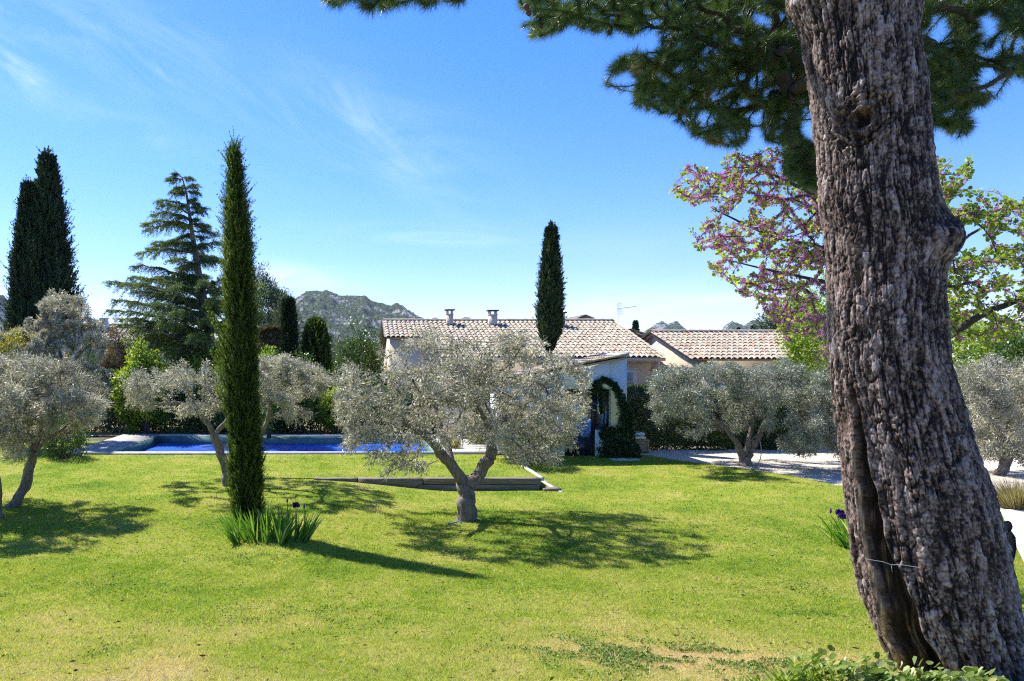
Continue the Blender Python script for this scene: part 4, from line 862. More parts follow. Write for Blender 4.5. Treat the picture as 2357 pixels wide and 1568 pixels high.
olive((2300, 1092), 'pale sunlit olive at the right edge beyond the big pine trunk',
      [([(2330, 1092), (2325, 1040), (2310, 1000)], .13, .09), ([(2310, 1000), (2280, 960), (2250, 940)], .05, .02), ([(2310, 1000), (2335, 950), (2350, 900)], .05, .02)],
      [(2270, 870, 80, 50), (2330, 850, 80, 40), (2250, 940, 55, 55), (2330, 940, 80, 70), (2280, 1010, 60, 40), (2350, 1020, 70, 30), (2270, 1035, 60, 28), (2340, 1050, 80, 26), (2400, 900, 60, 90)], 330, 130, 46, 'olive', .085, .021, .17, .7)
olive((150, 1018), 'tall grey olive rising behind the left olives, below the double cypress',
      [([(150, 1018), (150, 930), (148, 850)], .16, .12), ([(148, 850), (130, 790), (120, 740)], .07, .02), ([(148, 850), (175, 780), (165, 720)], .07, .02), ([(148, 850), (210, 790), (230, 770)], .06, .02)],
      [(150, 725, 62, 58), (100, 770, 60, 50), (205, 775, 50, 55), (150, 810, 100, 50), (60, 800, 50, 40), (150, 870, 110, 40), (120, 700, 30, 30)], 460, 110, 48, L=.11, W=.028, dep=.6)
olive((45, 1030), 'bushy grey olive at the far left in front of the yellow shrub',
      [([(45, 1030), (45, 930), (40, 860)], .14, .1), ([(40, 860), (20, 810), (0, 790)], .05, .02), ([(40, 860), (70, 810), (80, 790)], .05, .02)],
      [(45, 790, 60, 40), (0, 820, 60, 40), (60, 840, 60, 40)], 220, 110, 49, L=.11, W=.028, dep=.6)

# ------------------------------------------------------------------ cypresses
CG = 'Italian cypresses'
B = G(572, 1226)
cypress('cypress_tree', B, (1226-330)/F*B[1]-.05, lambda t: np.interp(t, [0, .04, .12, .3, .5, .66, .78, .88, .95, 1], [.17, .22, .265, .26, .25, .23, .185, .115, .045, .006]),
        'tall slim bright green cypress standing alone at the front of the lawn', 150000, .080, .011, 'cypress', CG, 3, (-.26, 0), 1.0, flame=.13)
# loose side shoots
Z1 = 44.; 
cypress('cypress_tree', (P(108, 0, Z1)[0], Z1, 0), P(0, 352, Z1)[2], lambda t: np.interp(t, [0, .1, .35, .5, .62, .75, .87, .95, 1], [1.7, 2.05, 2.05, 1.75, 1.42, 1.08, .68, .33, .04]), 'tallest dark cypress of the pair at the far left', 60000, .30, .06, 'cypress_dark', CG, 4, (.05, 0), 0, flame=.13)
cypress('cypress_tree', (P(62, 0, Z1-.8)[0], Z1-.8, 0), P(0, 424, Z1)[2], lambda t: np.interp(t, [0, .1, .4, .6, .75, .9, 1], [1.2, 1.4, 1.3, 1.1, .80, .43, .04]), 'shorter dark cypress grown against the left side of the tallest one', 34000, .28, .055, 'cypress_dark', CG, 5, (.15, 0), 0, flame=.13)
Z2 = 25.2
cypress('cypress_tree', (P(1262, 0, Z2)[0], Z2, 0), P(0, 520, Z2)[2], lambda t: np.interp(t, [0, .44, .46, .52, .6, .7, .82, .92, .97, 1], [.01, .02, .16, .34, .385, .35, .24, .12, .04, .004]), 'dark cypress rising in front of the long tiled roof', 46000, .15, .028, 'cypress_dark', CG, 6, (.12, 0), 0, z0=3.4, flame=.12)
Z3 = 36.
cypress('cypress_tree', (P(665, 0, Z3)[0], Z3, 0), P(0, 692, Z3)[2], lambda t: np.interp(t, [0, .3, .6, .8, .95, 1], [.36, .38, .34, .24, .09, .02]), 'narrow young cypress in front of the mountain', 9000, .22, .04, 'cypress_dark', CG, 7)
c = P(727, 742, 36); cypress('cypress_tree', (c[0], 36, 0), c[2]+.1, lambda t: np.interp(t, [0, .3, .6, .8, .92, 1], [.7, .85, .84, .72, .45, .05]), 'stubby rounded bright green cypress left of the long house', 16000, .20, .035, 'cypress', CG, 8, flame=.2)

# ------------------------------------------------------------------ cedar
def cedar():
    r = np.random.default_rng(21); Z0 = 31.; c0 = P(478, 0, Z0)[0]; base = np.array([c0, Z0, 0.])
    t = thing('cedar_tree', base, 'tall layered cedar with a bent tip behind the slim cypress', 'cedar')
    tr = px([(490, 890), (486, 800), (470, 700), (452, 600), (440, 520), (430, 450), (420, 410), (398, 388)], Z0); tr = [np.array([tr[0][0], Z0, 0])]+tr
    b = MB(); pts = np.array(tr); b.tube(pts, np.array([.34, .28, .23, .19, .14, .09, .05, .025, .010]), 10)
    def on_trunk(z):
        return np.array([np.interp(z, pts[:, 2], pts[:, 0]), Z0, z])
    lv = Leaf(); spec = []
    left = [(405, 400, .0), (388, 414, .3), (402, 440, .7), (364, 463, .2), (372, 470, -.6), (350, 493, .3), (330, 516, .1), (338, 530, .8), (352, 560, -.6), (322, 582, .4), (345, 575, 1.2), (308, 612, .1), (330, 640, -.9), (300, 640, .9), (250, 648, .2), (275, 655, 1.2), (262, 690, -.8), (300, 700, .4), (250, 714, .2), (275, 735, 1.3), (300, 760, -.6), (320, 775, .6), (275, 750, .3), (370, 745, -1.5), (350, 700, -1.7), (400, 660, -1.7), (395, 600, -1.4), (400, 720, -2), (440, 780, -2), (380, 800, -1), (340, 720, -1.2), (300, 735, .8), (350, 770, .3), (420, 690, 1.2), (400, 760, 1.4), (310, 672, 1.), (360, 640, 1.3), (390, 560, 1.), (410, 620, 1.5), (290, 780, .6), (330, 800, .9), (440, 800, 1.3)]
    right = [(440, 410, .2), (452, 425, -.3), (458, 470, .3), (472, 480, -.5), (478, 520, .3), (500, 540, .5), (505, 560, -.5), (515, 600, .4), (530, 640, -.6), (560, 655, .6), (600, 655, .2), (612, 668, .3), (590, 700, .6), (560, 740, 0), (540, 790, .4), (470, 650, -2), (500, 690, -1.8), (470, 740, -2), (520, 800, -1.2), (520, 700, 1.2), (560, 690, 1), (500, 600, 1), (540, 760, 1.4), (600, 720, .5), (480, 820, 1.5)]
    near = []
    for k in range(44):
        y = 430+380*(k/43.)**.9; w = 18+.16*(y-400)*r.random(); x = np.interp(y, [388, 450, 520, 600, 700, 800], [400, 430, 440, 452, 470, 486]); near.append((x+r.choice([-1, 1])*w*(.5+.6*r.random()), y+r.normal()*6, r.choice([-1, 1])*(.25+.7*r.random())*min(1, (y-380)/200)))
    for (x, y, o) in left+right+near:
        tip = P(x, y, Z0+o*1.6); L = abs(tip[0]-np.interp(tip[2], pts[:, 2], pts[:, 0])); rise = .10*L+.30*L*(y > 600)
        a = on_trunk(max(1.0, tip[2]-rise*.8 if y > 600 else (tip[2]-.05*L if y > 500 else tip[2]-.2*L))); L = np.linalg.norm(tip-a)
        mid = (a+tip)/2+np.array([0, 0, .14*L]); s = np.linspace(0, 1, 14)[:, None]; q = (1-s)**2*a+2*s*(1-s)*mid+s*s*tip; q[1:-1] += r.normal(size=(12, 3))*.02*L**.5
        b.tube(q, np.linspace(.02+.022*L, .008, 14), 6, cap=False)
        D = tip-a; hd = nrm(np.array([D[0], D[1], 0])); sd = np.array([-hd[1], hd[0], 0]); n2 = int(10+13*L); bt = .15*r.normal()
        for k in range(n2):
            u = .15+.85*((k+r.random())/n2); i = min(int(u*13), 12); p0 = q[i]*(1-(u*13-i))+q[i+1]*(u*13-i)
            side = (1 if k % 2 else -1); l2 = (.16+.20*L**.7*(1-u)**.5+.12*r.random())*(.6+.7*r.random())
            dd = nrm(sd*side*(.35+.6*r.random())+hd*.8+np.array([0, 0, .10+.25*r.normal()])); s2 = np.linspace(0, 1, 7)[:, None]
            tw = p0+dd*l2*s2+np.array([0, 0, -1])*(s2**2)*l2*(.35+.75*r.random()); b.tube(tw, np.linspace(.012, .004, 7), 4, cap=False)
            m_ = int((26+95*l2)*(.4+r.random())); w = r.random(m_)**.8*6; j = np.minimum(w.astype(int), 5); f = (w-j)[:, None]; pp = tw[j]*(1-f)+tw[j+1]*f
            pos = pp+r.normal(size=(m_, 3))*[.035, .035, .022]; d_ = nrm(rdir(m_, r)*[1, 1, .6]+dd*.6+[0, 0, .05])
            lv.add(pos, d_, .085*(.6+.7*r.random(m_)), .022, np.clip(.38+bt+.12*(u-.5)+.22*(r.random()-.3)+r.normal(size=m_)*.15+.3*max(0, (y-600)/250)*(r.random() > .5), 0, 1), 'rhomb', r=r)
        m_ = 60; pos = tip-nrm(D)*.22*r.random(m_)[:, None]+r.normal(size=(m_, 3))*.03+[0, 0, -.03]; lv.add(pos, nrm(rdir(m_, r)+nrm(D)+[0, 0, -.5]), .09, .022, np.clip(.5+r.normal(size=m_)*.2, 0, 1), 'rhomb', r=r)
    b.build('trunk', M['bark_grey'], t, True); lv.build('crown', M['cedar'], t)
cedar()

# ------------------------------------------------------------------ shrubs, hedges and background trees
hedge('hedge', -13.5, -1.0, 29.2, 30.6, 2.6, 'dark laurel hedge behind the far side of the pool', 'hedge', 42000, .11, .06, 31, hf=lambda X: 2.45+.35*np.sin(X*.9)+.2*np.sin(X*2.3))
hedge('hedge', -1.0, 4.6, 28.6, 29.9, 1.9, 'lower loose hedge between the pool and the long house', 'green', 16000, .10, .05, 32, hf=lambda X: 1.7+.25*np.sin(X*1.3))
hedge('hedge', 8.95, 15.2, 23.6, 24.9, 2.1, 'clipped hedge with sunlit yellow tips beside the pool house', 'hedge', 34000, .085, .05, 33, hf=lambda X: 2.12-.05*(X-9)+.08*np.sin(X*2))
hedge('hedge', 15.2, 27.0, 24.0, 25.4, 2.2, 'dark hedge behind the gravel at the right', 'hedge', 34000, .10, .06, 34, hf=lambda X: 2.2+.2*np.sin(X*1.1))
hedge('hedge', -22, -13.4, 27.0, 28.5, 2.6, 'dark hedge behind the left olives', 'hedge', 24000, .11, .06, 35, hf=lambda X: 2.3+.3*np.sin(X*1.1))
bush('shrub', 2330, 985, 200, 23.4, 'dark green bushes closing the gravel behind the pale right olive', 'green', 12000, .09, .05, seed=41, lump=.3)
hedge('hedge', P(590, 0, 38)[0], P(655, 0, 38)[0], 37.5, 39, 4.6, 'tall clipped brownish hedge under the rounded pines', 'brown', 12000, .13, .06, 36, hf=lambda X: P(0, 757, 38)[2]+0*X)
bush('shrub', 15, 745, 90, 23.5, 'yellow green flowering shrub at the far left edge', 'yellow', 6000, .09, .035, seed=11, lump=.4)
bush('shrub', 228, 778, 90, 36, 'green shrub in front of the pale house at the left', 'green', 9000, .12, .05, seed=40, lump=.4)
bush('shrub', 268, 752, 70, 34, 'brown leafed shrub left of the cedar', 'brown', 7000, .12, .05, seed=12, lump=.3)
bush('shrub', 250, 800, 60, 31, 'small ochre shrub in front of the brown one', 'brown', 4500, .12, .05, seed=13, lump=.3)
bush('spring_tree', 335, 812, 124, 29.0, 'bright lime green young tree below the cedar on its left', 'lime', 20000, .12, .08, 'tree', seed=14, wd=1.0, lump=.45, squash=.6)
bush('spring_tree', 470, 815, 160, 31.0, 'low bright green shrub under the cedar', 'lime', 16000, .11, .07, 'shrub', seed=15, lump=.5)
bush('spring_tree', 618, 778, 60, 27.0, 'light green shrub just right of the slim cypress', 'lime', 9000, .08, .05, 'shrub', seed=16, lump=.5)
bush('shrub', 690, 812, 70, 28.5, 'yellow green shrub at the foot of the narrow cypress', 'green', 4200, .09, .05, seed=17, lump=.4)
bush('shrub', 768, 895, 66, 26.8+2.0, 'round bright green shrub between the pool and the big olive', 'lime', 7000, .075, .045, seed=18, lump=.2)
bush('shrub', 825, 762, 120, 33, 'loose green shrub left of the long house gable', 'green', 20000, .11, .05, seed=19, lump=.45)
bush('shrub', 650, 930, 60, 28.4, 'dark rounded shrub at the hedge foot behind the pool', 'green', 4000, .08, .045, seed=20, lump=.2)
bush('shrub', 505, 925, 90, 28.6, 'low dark green shrub behind the bent olive trunk', 'green', 4600, .08, .045, seed=21, lump=.2)
bush('shrub', 150, 965, 100, 21.5, 'tangled green shrub under the left olives by the deck', 'green', 5200, .07, .035, seed=22, lump=.3)
bush('shrub', 1200, 945, 160, 21.0, 'light green bush between the olive and the pool house wall', 'olive_green', 15000, .06, .03, seed=23, lump=.25)
bush('shrub', 1040, 1012, 50, 23.6, 'small yellow green plant beside the pool paving', 'yellow', 1800, .07, .03, seed=24, lump=.3, zb=.07)
bush('shrub', 1100, 1000, 46, 24.8, 'low yellow shrub in a gap of the pool paving behind the olive fork', 'yellow', 1500, .07, .03, seed=25, lump=.3, zb=.07)
# rounded pines left of the mountain, broad trees right
bush('pine_tree', 618, 633, 100, 46, 'rounded grey green pine left of the mountain', 'farpine', 16000, .20, .05, 'pine tree', 'background pines', zb=2.6, seed=26, lump=.5, stem='bark_grey')
bush('pine_tree', 655, 690, 70, 43, 'smaller pale pine at the foot of the mountain slope', 'farpine', 9000, .18, .045, 'pine tree', 'background pines', zb=2.0, seed=27, lump=.5, stem='bark_grey')
bush('pine_tree', 1818, 690, 110, 36, 'grey green pine above the right end of the gable house', 'farpine', 14000, .17, .045, 'pine tree', 'background pines', zb=2.6, seed=28, lump=.5, stem='bark_grey')
bush('spring_tree', 1875, 680, 130, 21.5, 'bright green tree behind the pink blossom left of the pine trunk', 'lime', 12000, .085, .055, 'tree', zb=1.6, seed=29, lump=.5)
bush('spring_tree', 2260, 740, 240, 30, 'green leafy tree beyond the right olive', 'lime', 15000, .13, .085, 'tree', zb=.3, seed=30, lump=.5)
bush('shade_tree', 2360, 770, 130, 27, 'dark green tree at the right edge above the olive', 'green', 10000, .12, .07, 'tree', zb=.3, seed=31, lump=.4)
# treeline far off
def conifer(x, yt, yb, Z, w, label, seed):
    r = np.random.default_rng(seed); c = P(x, yt, Z); zb = 0.; H = c[2]; t = thing('conifer', (c[0], Z, zb), label, 'conifer'); b = MB(); b.tube([(c[0], Z, zb), (c[0], Z, H*.98)], [.22, .03], 7); b.build('trunk', M['bark_dark'], t); n = 3200
    hh = r.random(n)**.7; lay = .72+.28*np.sin(hh*34); rr = (1-hh)*w*Z/F*.5*lay*1.4*r.random(n)**.5+.03; th = r.random(n)*6.283; zt = P(0, yb, Z)[2]-1.5
    lv = Leaf(); pos = np.stack([c[0]+np.cos(th)*rr, Z+np.sin(th)*rr, zt+(H-zt)*hh], -1); lv.add(pos, rdir(n, r)+[0, 0, .2], .34, .11, np.clip(.4+r.normal(size=n)*.2, 0, 1), 'rhomb', r=r); lv.build('crown', M['cypress_dark'], t)
conifer(1463, 742, 775, 70, 26, 'small dark conifer in the gap between the two cream houses', 51); conifer(1733, 753, 775, 90, 22, 'dark conifer top above the ridge of the right house', 52); conifer(1700, 757, 775, 95, 26, 'broader dark conifer top left of the other on the right ridge', 53)
r = np.random.default_rng(77); n = 26000; X = r.uniform(-75, 95, n); Y = 95+r.random(n)*25; hN = 5.2+3.2*(fbm(np.stack([X*.22, Y*.2, X*0], -1), 3, 9)-.35)
pos = np.stack([X, Y, hN*r.random(n)**.6], -1); lv = Leaf(); lv.add(pos, rdir(n, r), .7, .35, np.clip(.4+r.normal(size=n)*.2, 0, 1), 'rhomb', r=r); tag(lv.build('far_wood', M['farpine']), 'distant belt of dark trees on the horizon beyond the houses', 'wood', kind='stuff')

# ------------------------------------------------------------------ the big pine in front
OUT = [(-1500, 1810, 2010), (-700, 1800, 2080), (-200, 1800, 2110), (0, 1823, 2128), (40, 1838, 2126), (87, 1849, 2123), (217, 1867, 2139), (348, 1879, 2152), (466, 1883, 2167), (515, 1890, 2180), (600, 1899, 2180), (656, 1900, 2181), (728, 1902, 2183), (832, 1908, 2192), (926, 1920, 2220), (1020, 1930, 2251), (1114, 1941, 2290), (1207, 1950, 2315), (1301, 1963, 2335), (1395, 1983, 2357), (1489, 2018, 2383), (1545, 2045, 2410), (1640, 2060, 2440)]
PZ = 4.95                                             # distance of the trunk's axis
def pine_tree():
    global PT
    oy = np.array([o[0] for o in OUT], float)
    B = P(2225, 1560, PZ); t = PT = thing('pine_tree', B, 'huge old pine with plated grey bark and a split hollow trunk in the foreground', 'pine tree')
    NU, NV = 420, 980; ys = np.concatenate([np.linspace(1640, -60, 820), np.linspace(-70, -1500, NV-820)])
    L = np.interp(ys, oy, [o[1] for o in OUT]); Rr = np.interp(ys, oy, [o[2] for o in OUT])
    for _ in range(6): L[1:-1] = (L[:-2]+2*L[1:-1]+L[2:])/4; Rr[1:-1] = (Rr[:-2]+2*Rr[1:-1]+Rr[2:])/4
    aL = np.arctan((L-CX)/F); aR = np.arctan((Rr-CX)/F); am = (aL+aR)/2; half = (aR-aL)/2
    d = PZ/np.cos(am); cxw = d*np.sin(am); cyw = d*np.cos(am); rad = d*np.sin(half); zc = CH-(ys-CY)/F*cyw
    th = np.linspace(0, 2*np.pi, NU, endpoint=False)
    # angle 0 faces the camera
    fx, fy = -np.sin(am), -np.cos(am); rx, ry = np.cos(am), -np.sin(am)     # towards camera; to the right as seen
    C, S = np.cos(th)[None], np.sin(th)[None]
    nx_ = C*fx[:, None]+S*rx[:, None]; ny_ = C*fy[:, None]+S*ry[:, None]
    u = th[None]*.36+0*ys[:, None]; v = zc[:, None]+0*th[None]
    # bark plates: stretched cells, warped, F2-F1 gives the cracks
    w1 = (fbm(np.stack([C*2.2+0*v, S*2.2+0*v, v*2.5], -1), 3, 1)-.5); w2 = (fbm(np.stack([C*9+0*v, S*9+0*v, v*8], -1), 3, 2)-.5)
    def cells(su, sv, seed):
        per = int(round(2*np.pi*.36/su)); gu = th[None]/(2*np.pi)*per+0*v+w2*.9+w1*1.2; gv = v/sv+w2*.8+w1*.8
        iu = np.floor(gu); iv = np.floor(gv); F1 = np.full(gu.shape, 9.); F2 = F1.copy(); ID = np.zeros(gu.shape)
        for a in (-1, 0, 1):
            for c in (-1, 0, 1):
                cu, cv = iu+a, iv+c; ku = np.mod(cu, per); h1 = hash3(ku, cv, 0*ku, seed); h2 = hash3(ku, cv, 0*ku+1, seed)
                D = np.hypot(gu-(cu+.1+.8*h1), gv-(cv+.1+.8*h2)); nw = D < F1
                F2 = np.where(nw, F1, np.minimum(F2, D)); ID = np.where(nw, hash3(ku, cv, 0*ku+2, seed), ID); F1 = np.where(nw, D, F1)
        return F2-F1, ID
    e1, id1 = cells(.047, .20, 5); e2, id2 = cells(.030, .055, 9)
    st_ = fbm(np.stack([C*15+0*v+w1*3+w2*2, S*15+0*v, v*6.5+w2*1.5], -1), 3, 41); steps = np.floor(st_*13)/13*1.; edge = st_*13-np.floor(st_*13)
    crk = np.clip(fbm(np.stack([C*8+0*v, S*8+0*v, v*5], -1), 2, 43)*2.2-.45, .15, 1.1)
    rough = fbm(np.stack([C*30+0*v, S*30+0*v, v*60], -1), 3, 7)-.5
    ridge = fbm(np.stack([C*7+0*v+w1*2, S*7+0*v, v*1.1], -1), 3, 17)-.5
    plate = sstep(e1/.15); scale_ = sstep(e2/.16)
    low = sstep((1300-ys)/700)[:, None]*0+sstep((ys-900)/500)[:, None]        # deeper furrows low on the trunk
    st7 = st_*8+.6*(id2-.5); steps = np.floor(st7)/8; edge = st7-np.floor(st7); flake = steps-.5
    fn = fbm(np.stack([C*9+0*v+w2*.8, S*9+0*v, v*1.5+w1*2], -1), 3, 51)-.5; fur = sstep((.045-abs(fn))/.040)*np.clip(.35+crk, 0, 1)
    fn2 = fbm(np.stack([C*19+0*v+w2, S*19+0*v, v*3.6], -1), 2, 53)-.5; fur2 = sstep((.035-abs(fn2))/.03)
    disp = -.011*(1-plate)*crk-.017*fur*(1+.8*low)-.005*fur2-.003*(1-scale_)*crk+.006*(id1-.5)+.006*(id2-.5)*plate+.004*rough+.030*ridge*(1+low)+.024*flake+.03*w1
    lip_ = sstep((.20-edge)/.20)                       # dark edge along every flake
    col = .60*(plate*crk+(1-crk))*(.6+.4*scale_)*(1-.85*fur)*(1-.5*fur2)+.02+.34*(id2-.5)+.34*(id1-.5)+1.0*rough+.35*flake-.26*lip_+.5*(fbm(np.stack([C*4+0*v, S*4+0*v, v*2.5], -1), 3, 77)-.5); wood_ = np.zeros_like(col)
    X0 = cxw[:, None]+nx_*rad[:, None]; Y0 = cyw[:, None]+ny_*rad[:, None]; Z0 = v
    pxx = CX+F*X0/Y0; pyy = CY-F*(Z0-CH)/Y0; front = sstep((C+0*v)/.15)
    # burl on the right flank
    q = (np.clip((th[None]-1.30)/.42, -3, 3))**2+((pyy-548)/44.)**2; bl = np.exp(-q**1.2*.8)
    disp = disp*(1-.6*bl)+bl*.10+.05*np.exp(-q*.45)*(fbm(np.stack([C*12+0*v, S*12+0*v, v*12], -1), 3, 23)-.5)
    # old branch scar: a ring round a pit
    kx, ky = pxx-1985, pyy-274; kr = np.hypot(kx*math.cos(.5)-ky*math.sin(.5)*-1, (ky*math.cos(.5)-kx*math.sin(.5)*-1)*1.0)
    kr = np.hypot((kx*.82-ky*.57)/36., (kx*.57+ky*.82)/25.); kr = kr*(1+.28*(fbm(np.stack([kx/14., ky/14., kx*0], -1), 2, 66)-.5)); ang = np.arctan2(ky, kx); ring = np.exp(-((kr-1.0)/.30)**2)*front*(.55+.45*vnoise(np.stack([ang*3, kr*3, kr*0], -1), 67)); pit = sstep((.95-kr)/.75)*front
    disp = disp*(1-.8*np.clip(ring+pit, 0, 1))+ring*.022-pit*.11+np.clip(ring+pit, 0, 1)*.030*(fbm(np.stack([kx/6., ky/6., kx*0], -1), 3, 68)-.5); wood_ = np.maximum(wood_, np.clip(.62*ring+.40*pit*kr+.9*(fbm(np.stack([kx/5., ky/5., kx*0], -1), 3, 69)-.5)*np.clip(ring+pit, 0, 1), 0, 1))
    swirl = np.exp(-((kr-1.9)/.7)**2)*front; disp += swirl*.02*np.sin(kr*14)
    # the split that opens towards the foot
    cy_ = [840, 880, 940, 1000, 1100, 1200, 1260, 1300, 1400, 1500, 1560, 1650]; cx_ = [1961, 1964, 1970, 1974, 1985, 2008, 2022, 2036, 2068, 2104, 2128, 2160]; cw = [1, 6, 10, 12, 19, 24, 26, 32, 40, 50, 58, 66]
    c0 = np.interp(pyy, cy_, cx_); cwd = np.interp(pyy, cy_, cw); ed = fbm(np.stack([pyy/70., pyy*0, pyy*0], -1), 2, 31)-.5
    s = (pxx-c0-ed*20-7*(fbm(np.stack([pyy/38., pyy*0+3, pyy*0], -1), 2, 32)-.5))/cwd; vis = front*sstep((pyy-850)/40)
    ins = sstep((1.0-abs(s))/.28)*vis; dep_in = sstep((1.08-abs(s))/.85)*vis; flat_ = sstep((1.2-abs(s))/.22)*vis; lip = np.exp(-((abs(s)-1.12)/.20)**2)*vis
    fib = .6*vnoise(np.stack([s*3.2+pyy/300., pyy/230., pyy*0], -1), 37)+.4*vnoise(np.stack([s*8+pyy/300., pyy/110., pyy*0], -1), 38)-.5
    depth_ = np.interp(pyy, [850, 1000, 1150, 1300, 1640], [.02, .05, .10, .14, .20])
    disp = disp*(1-flat_)-dep_in*depth_+ins*(fib*.05+.05*(vnoise(np.stack([s*7+pyy/260., pyy/200., pyy*0], -1), 39)-.5))+lip*.012
    wood_ = np.maximum(wood_, np.clip(ins*(.14+1.0*fib+1.5*(fbm(np.stack([s*7+pyy/160., pyy/70., pyy*0], -1), 3, 39)-.5))+.01, 0, 1)); lipw = np.exp(-((s+1.0)/.13)**2)*vis*sstep((pyy-1000)/60); wood_ = np.maximum(wood_, lipw*.9)
    isw = np.maximum(ins, np.maximum(lipw, np.maximum(ring, pit)*.8))
    # resin-yellow wounds
    for (ax_, ay_, aw, ah, dd_) in ((1975, 640, 11, 30, .03), (1940, 975, 10, 30, .03), (1962, 935, 8, 26, .02)):
        g_ = np.exp(-((pxx-ax_)/aw)**2-((pyy-ay_)/ah)**2)*front; disp -= g_*dd_; isw = np.maximum(isw, g_*.8); wood_ = np.maximum(wood_, g_*.55)
    # swelling at the top left where a limb leaves
    q = ((th[None]-5.0)/.4)**2+((pyy-25)/55.)**2; disp += .05*np.exp(-q)
    X = X0+nx_*disp; Y = Y0+ny_*disp; Z = Z0+0*X
    V = np.stack([X, Y, Z], -1).reshape(-1, 3); i = np.arange(NV-1)[:, None]*NU; j = np.arange(NU)[None]; k = (j+1) % NU
    Fq = np.stack([i+j, i+k, i+NU+k, i+NU+j], -1).reshape(-1, 4)
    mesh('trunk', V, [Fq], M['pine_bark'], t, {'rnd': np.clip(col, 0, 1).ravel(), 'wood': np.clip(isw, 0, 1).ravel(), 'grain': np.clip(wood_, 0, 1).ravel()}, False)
    # loose bark flakes on the right edge
    for (x, y, w_, h_) in ((2318, 1212, 13, 14), (2322, 1262, 17, 42)):
        zc_ = 4.93; b = MB(); n_ = 9; r = np.random.default_rng(int(y)); V = []
        for e_ in (0, 1):
            for a in range(n_):
                A = a/n_*2*math.pi; V.append(P(x+w_*math.cos(A)*(1+.2*r.normal()*.5), y+h_*math.sin(A)*(1+.15*r.normal()*.5), zc_+.05*e_))
        b.add(V, [[(a, (a+1) % n_, n_+(a+1) % n_, n_+a) for a in range(n_)]]); b.F[n_] = [np.array([list(range(n_))]), np.array([list(range(n_, 2*n_))[::-1]])]
        b.build('bark_flake', M['pine_bark2'], t)
    # limbs, twigs and needles
    r = np.random.default_rng(5); trunk_x = lambda z: P(1965, 0, PZ)[0]
    def wp(x, y, Z): return P(x, y, Z)
    limbs = [([wp(1965, -330, PZ+.1), wp(1760, -360, PZ+.5), wp(1450, -250, PZ+1), wp(1100, -160, PZ+.3), wp(820, -90, PZ)], [.13, .10, .07, .045, .02]),
             ([wp(1950, -60, PZ+.25), wp(1900, 0, PZ+1.2), wp(1800, -30, PZ+2.), wp(1650, 10, PZ+2.4), wp(1500, 40, PZ+2.2), wp(1330, 30, PZ+2)], [.08, .07, .055, .04, .022, .01]),
             ([wp(1960, 150, PZ+.2), wp(1900, 170, PZ+1.2), wp(1780, 235, PZ+2.2), wp(1690, 262, PZ+2.6), wp(1560, 215, PZ+2.8), wp(1470, 200, PZ+2.8)], [.05, .045, .035, .022, .014, .008]),
             ([wp(2000, 40, PZ+.2), wp(2060, 60, PZ+1.4), wp(2180, 120, PZ+2.2), wp(2280, 160, PZ+2.4), wp(2380, 120, PZ+2.4)], [.06, .05, .035, .02, .01]),
             ([wp(1990, -250, PZ+.2), wp(2100, -250, PZ+1.4), wp(2250, -150, PZ+2.), wp(2420, -120, PZ+2.2)], [.07, .06, .04, .015]),
             ([wp(1950, 330, PZ+.2), wp(1930, 380, PZ+1.0), wp(1880, 400, PZ+1.5), wp(1830, 400, PZ+1.8)], [.04, .03, .02, .008])]
    polyA = [(1195, -60), (1200, 50), (1225, 95), (1290, 70), (1330, 108), (1390, 90), (1425, 60), (1470, 120), (1400, 150), (1392, 195), (1450, 262), (1540, 262), (1600, 312), (1690, 340), (1760, 318), (1830, 345), (1900, 330), (1930, -60)]
    polyT = [(1815, 330), (1905, 330), (1905, 440), (1850, 425), (1800, 390)]
    polyB = [(2080, -60), (2420, -60), (2420, 200), (2330, 170), (2300, 225), (2230, 250), (2235, 300), (2170, 340), (2080, 360)]
    polyC = [(700, -120), (1090, -120), (1085, -5), (1050, 6), (1000, 16), (950, 4), (900, 10), (870, 30), (840, 14), (770, 10), (715, -10)]
    polyD = [(1750, -500), (2400, -700), (2400, -60), (1600, -60)]
    tips = []
    for (poly, n_, z0, z1) in ((polyA, 1750, 6.5, 8.6), (polyT, 110, 6.3, 7.2), (polyB, 850, 6.4, 8.4), ([(1930, -60), (2080, -60), (2080, 330), (1930, 300)], 150, 6.4, 8.2), ([(2420, -160), (2780, -160), (2700, 150), (2420, 200)], 240, 6.2, 8.0), (polyC, 190, 4.7, 5.6), (polyD, 230, 6.2, 8.8)):
        a = np.array(poly, float); lo, hi = a.min(0), a.max(0); got = 0
        while got < n_:
            x, y = r.uniform(lo, hi, (400, 2)).T; k = in_poly(x, y, poly)
            if poly is polyA: k &= vnoise(np.stack([x/60., y/45., x*0], -1), 61) > .20
            if poly is polyB: k &= vnoise(np.stack([x/60., y/50., x*0], -1), 62) > .33
            for (p_, q_) in zip(x[k], y[k]):
                if got >= n_: break
                tips.append(P(p_, q_, r.uniform(z0, z1))); got += 1
    st, nl = grow(limbs, np.array(tips), .0045, 2.4, step=.14, wob=.05, r=r, bend=.35)
    wood(st, 'branch', M['bark_dark'], t, nl, 0, (10, 6, 4))
    lv = Leaf()
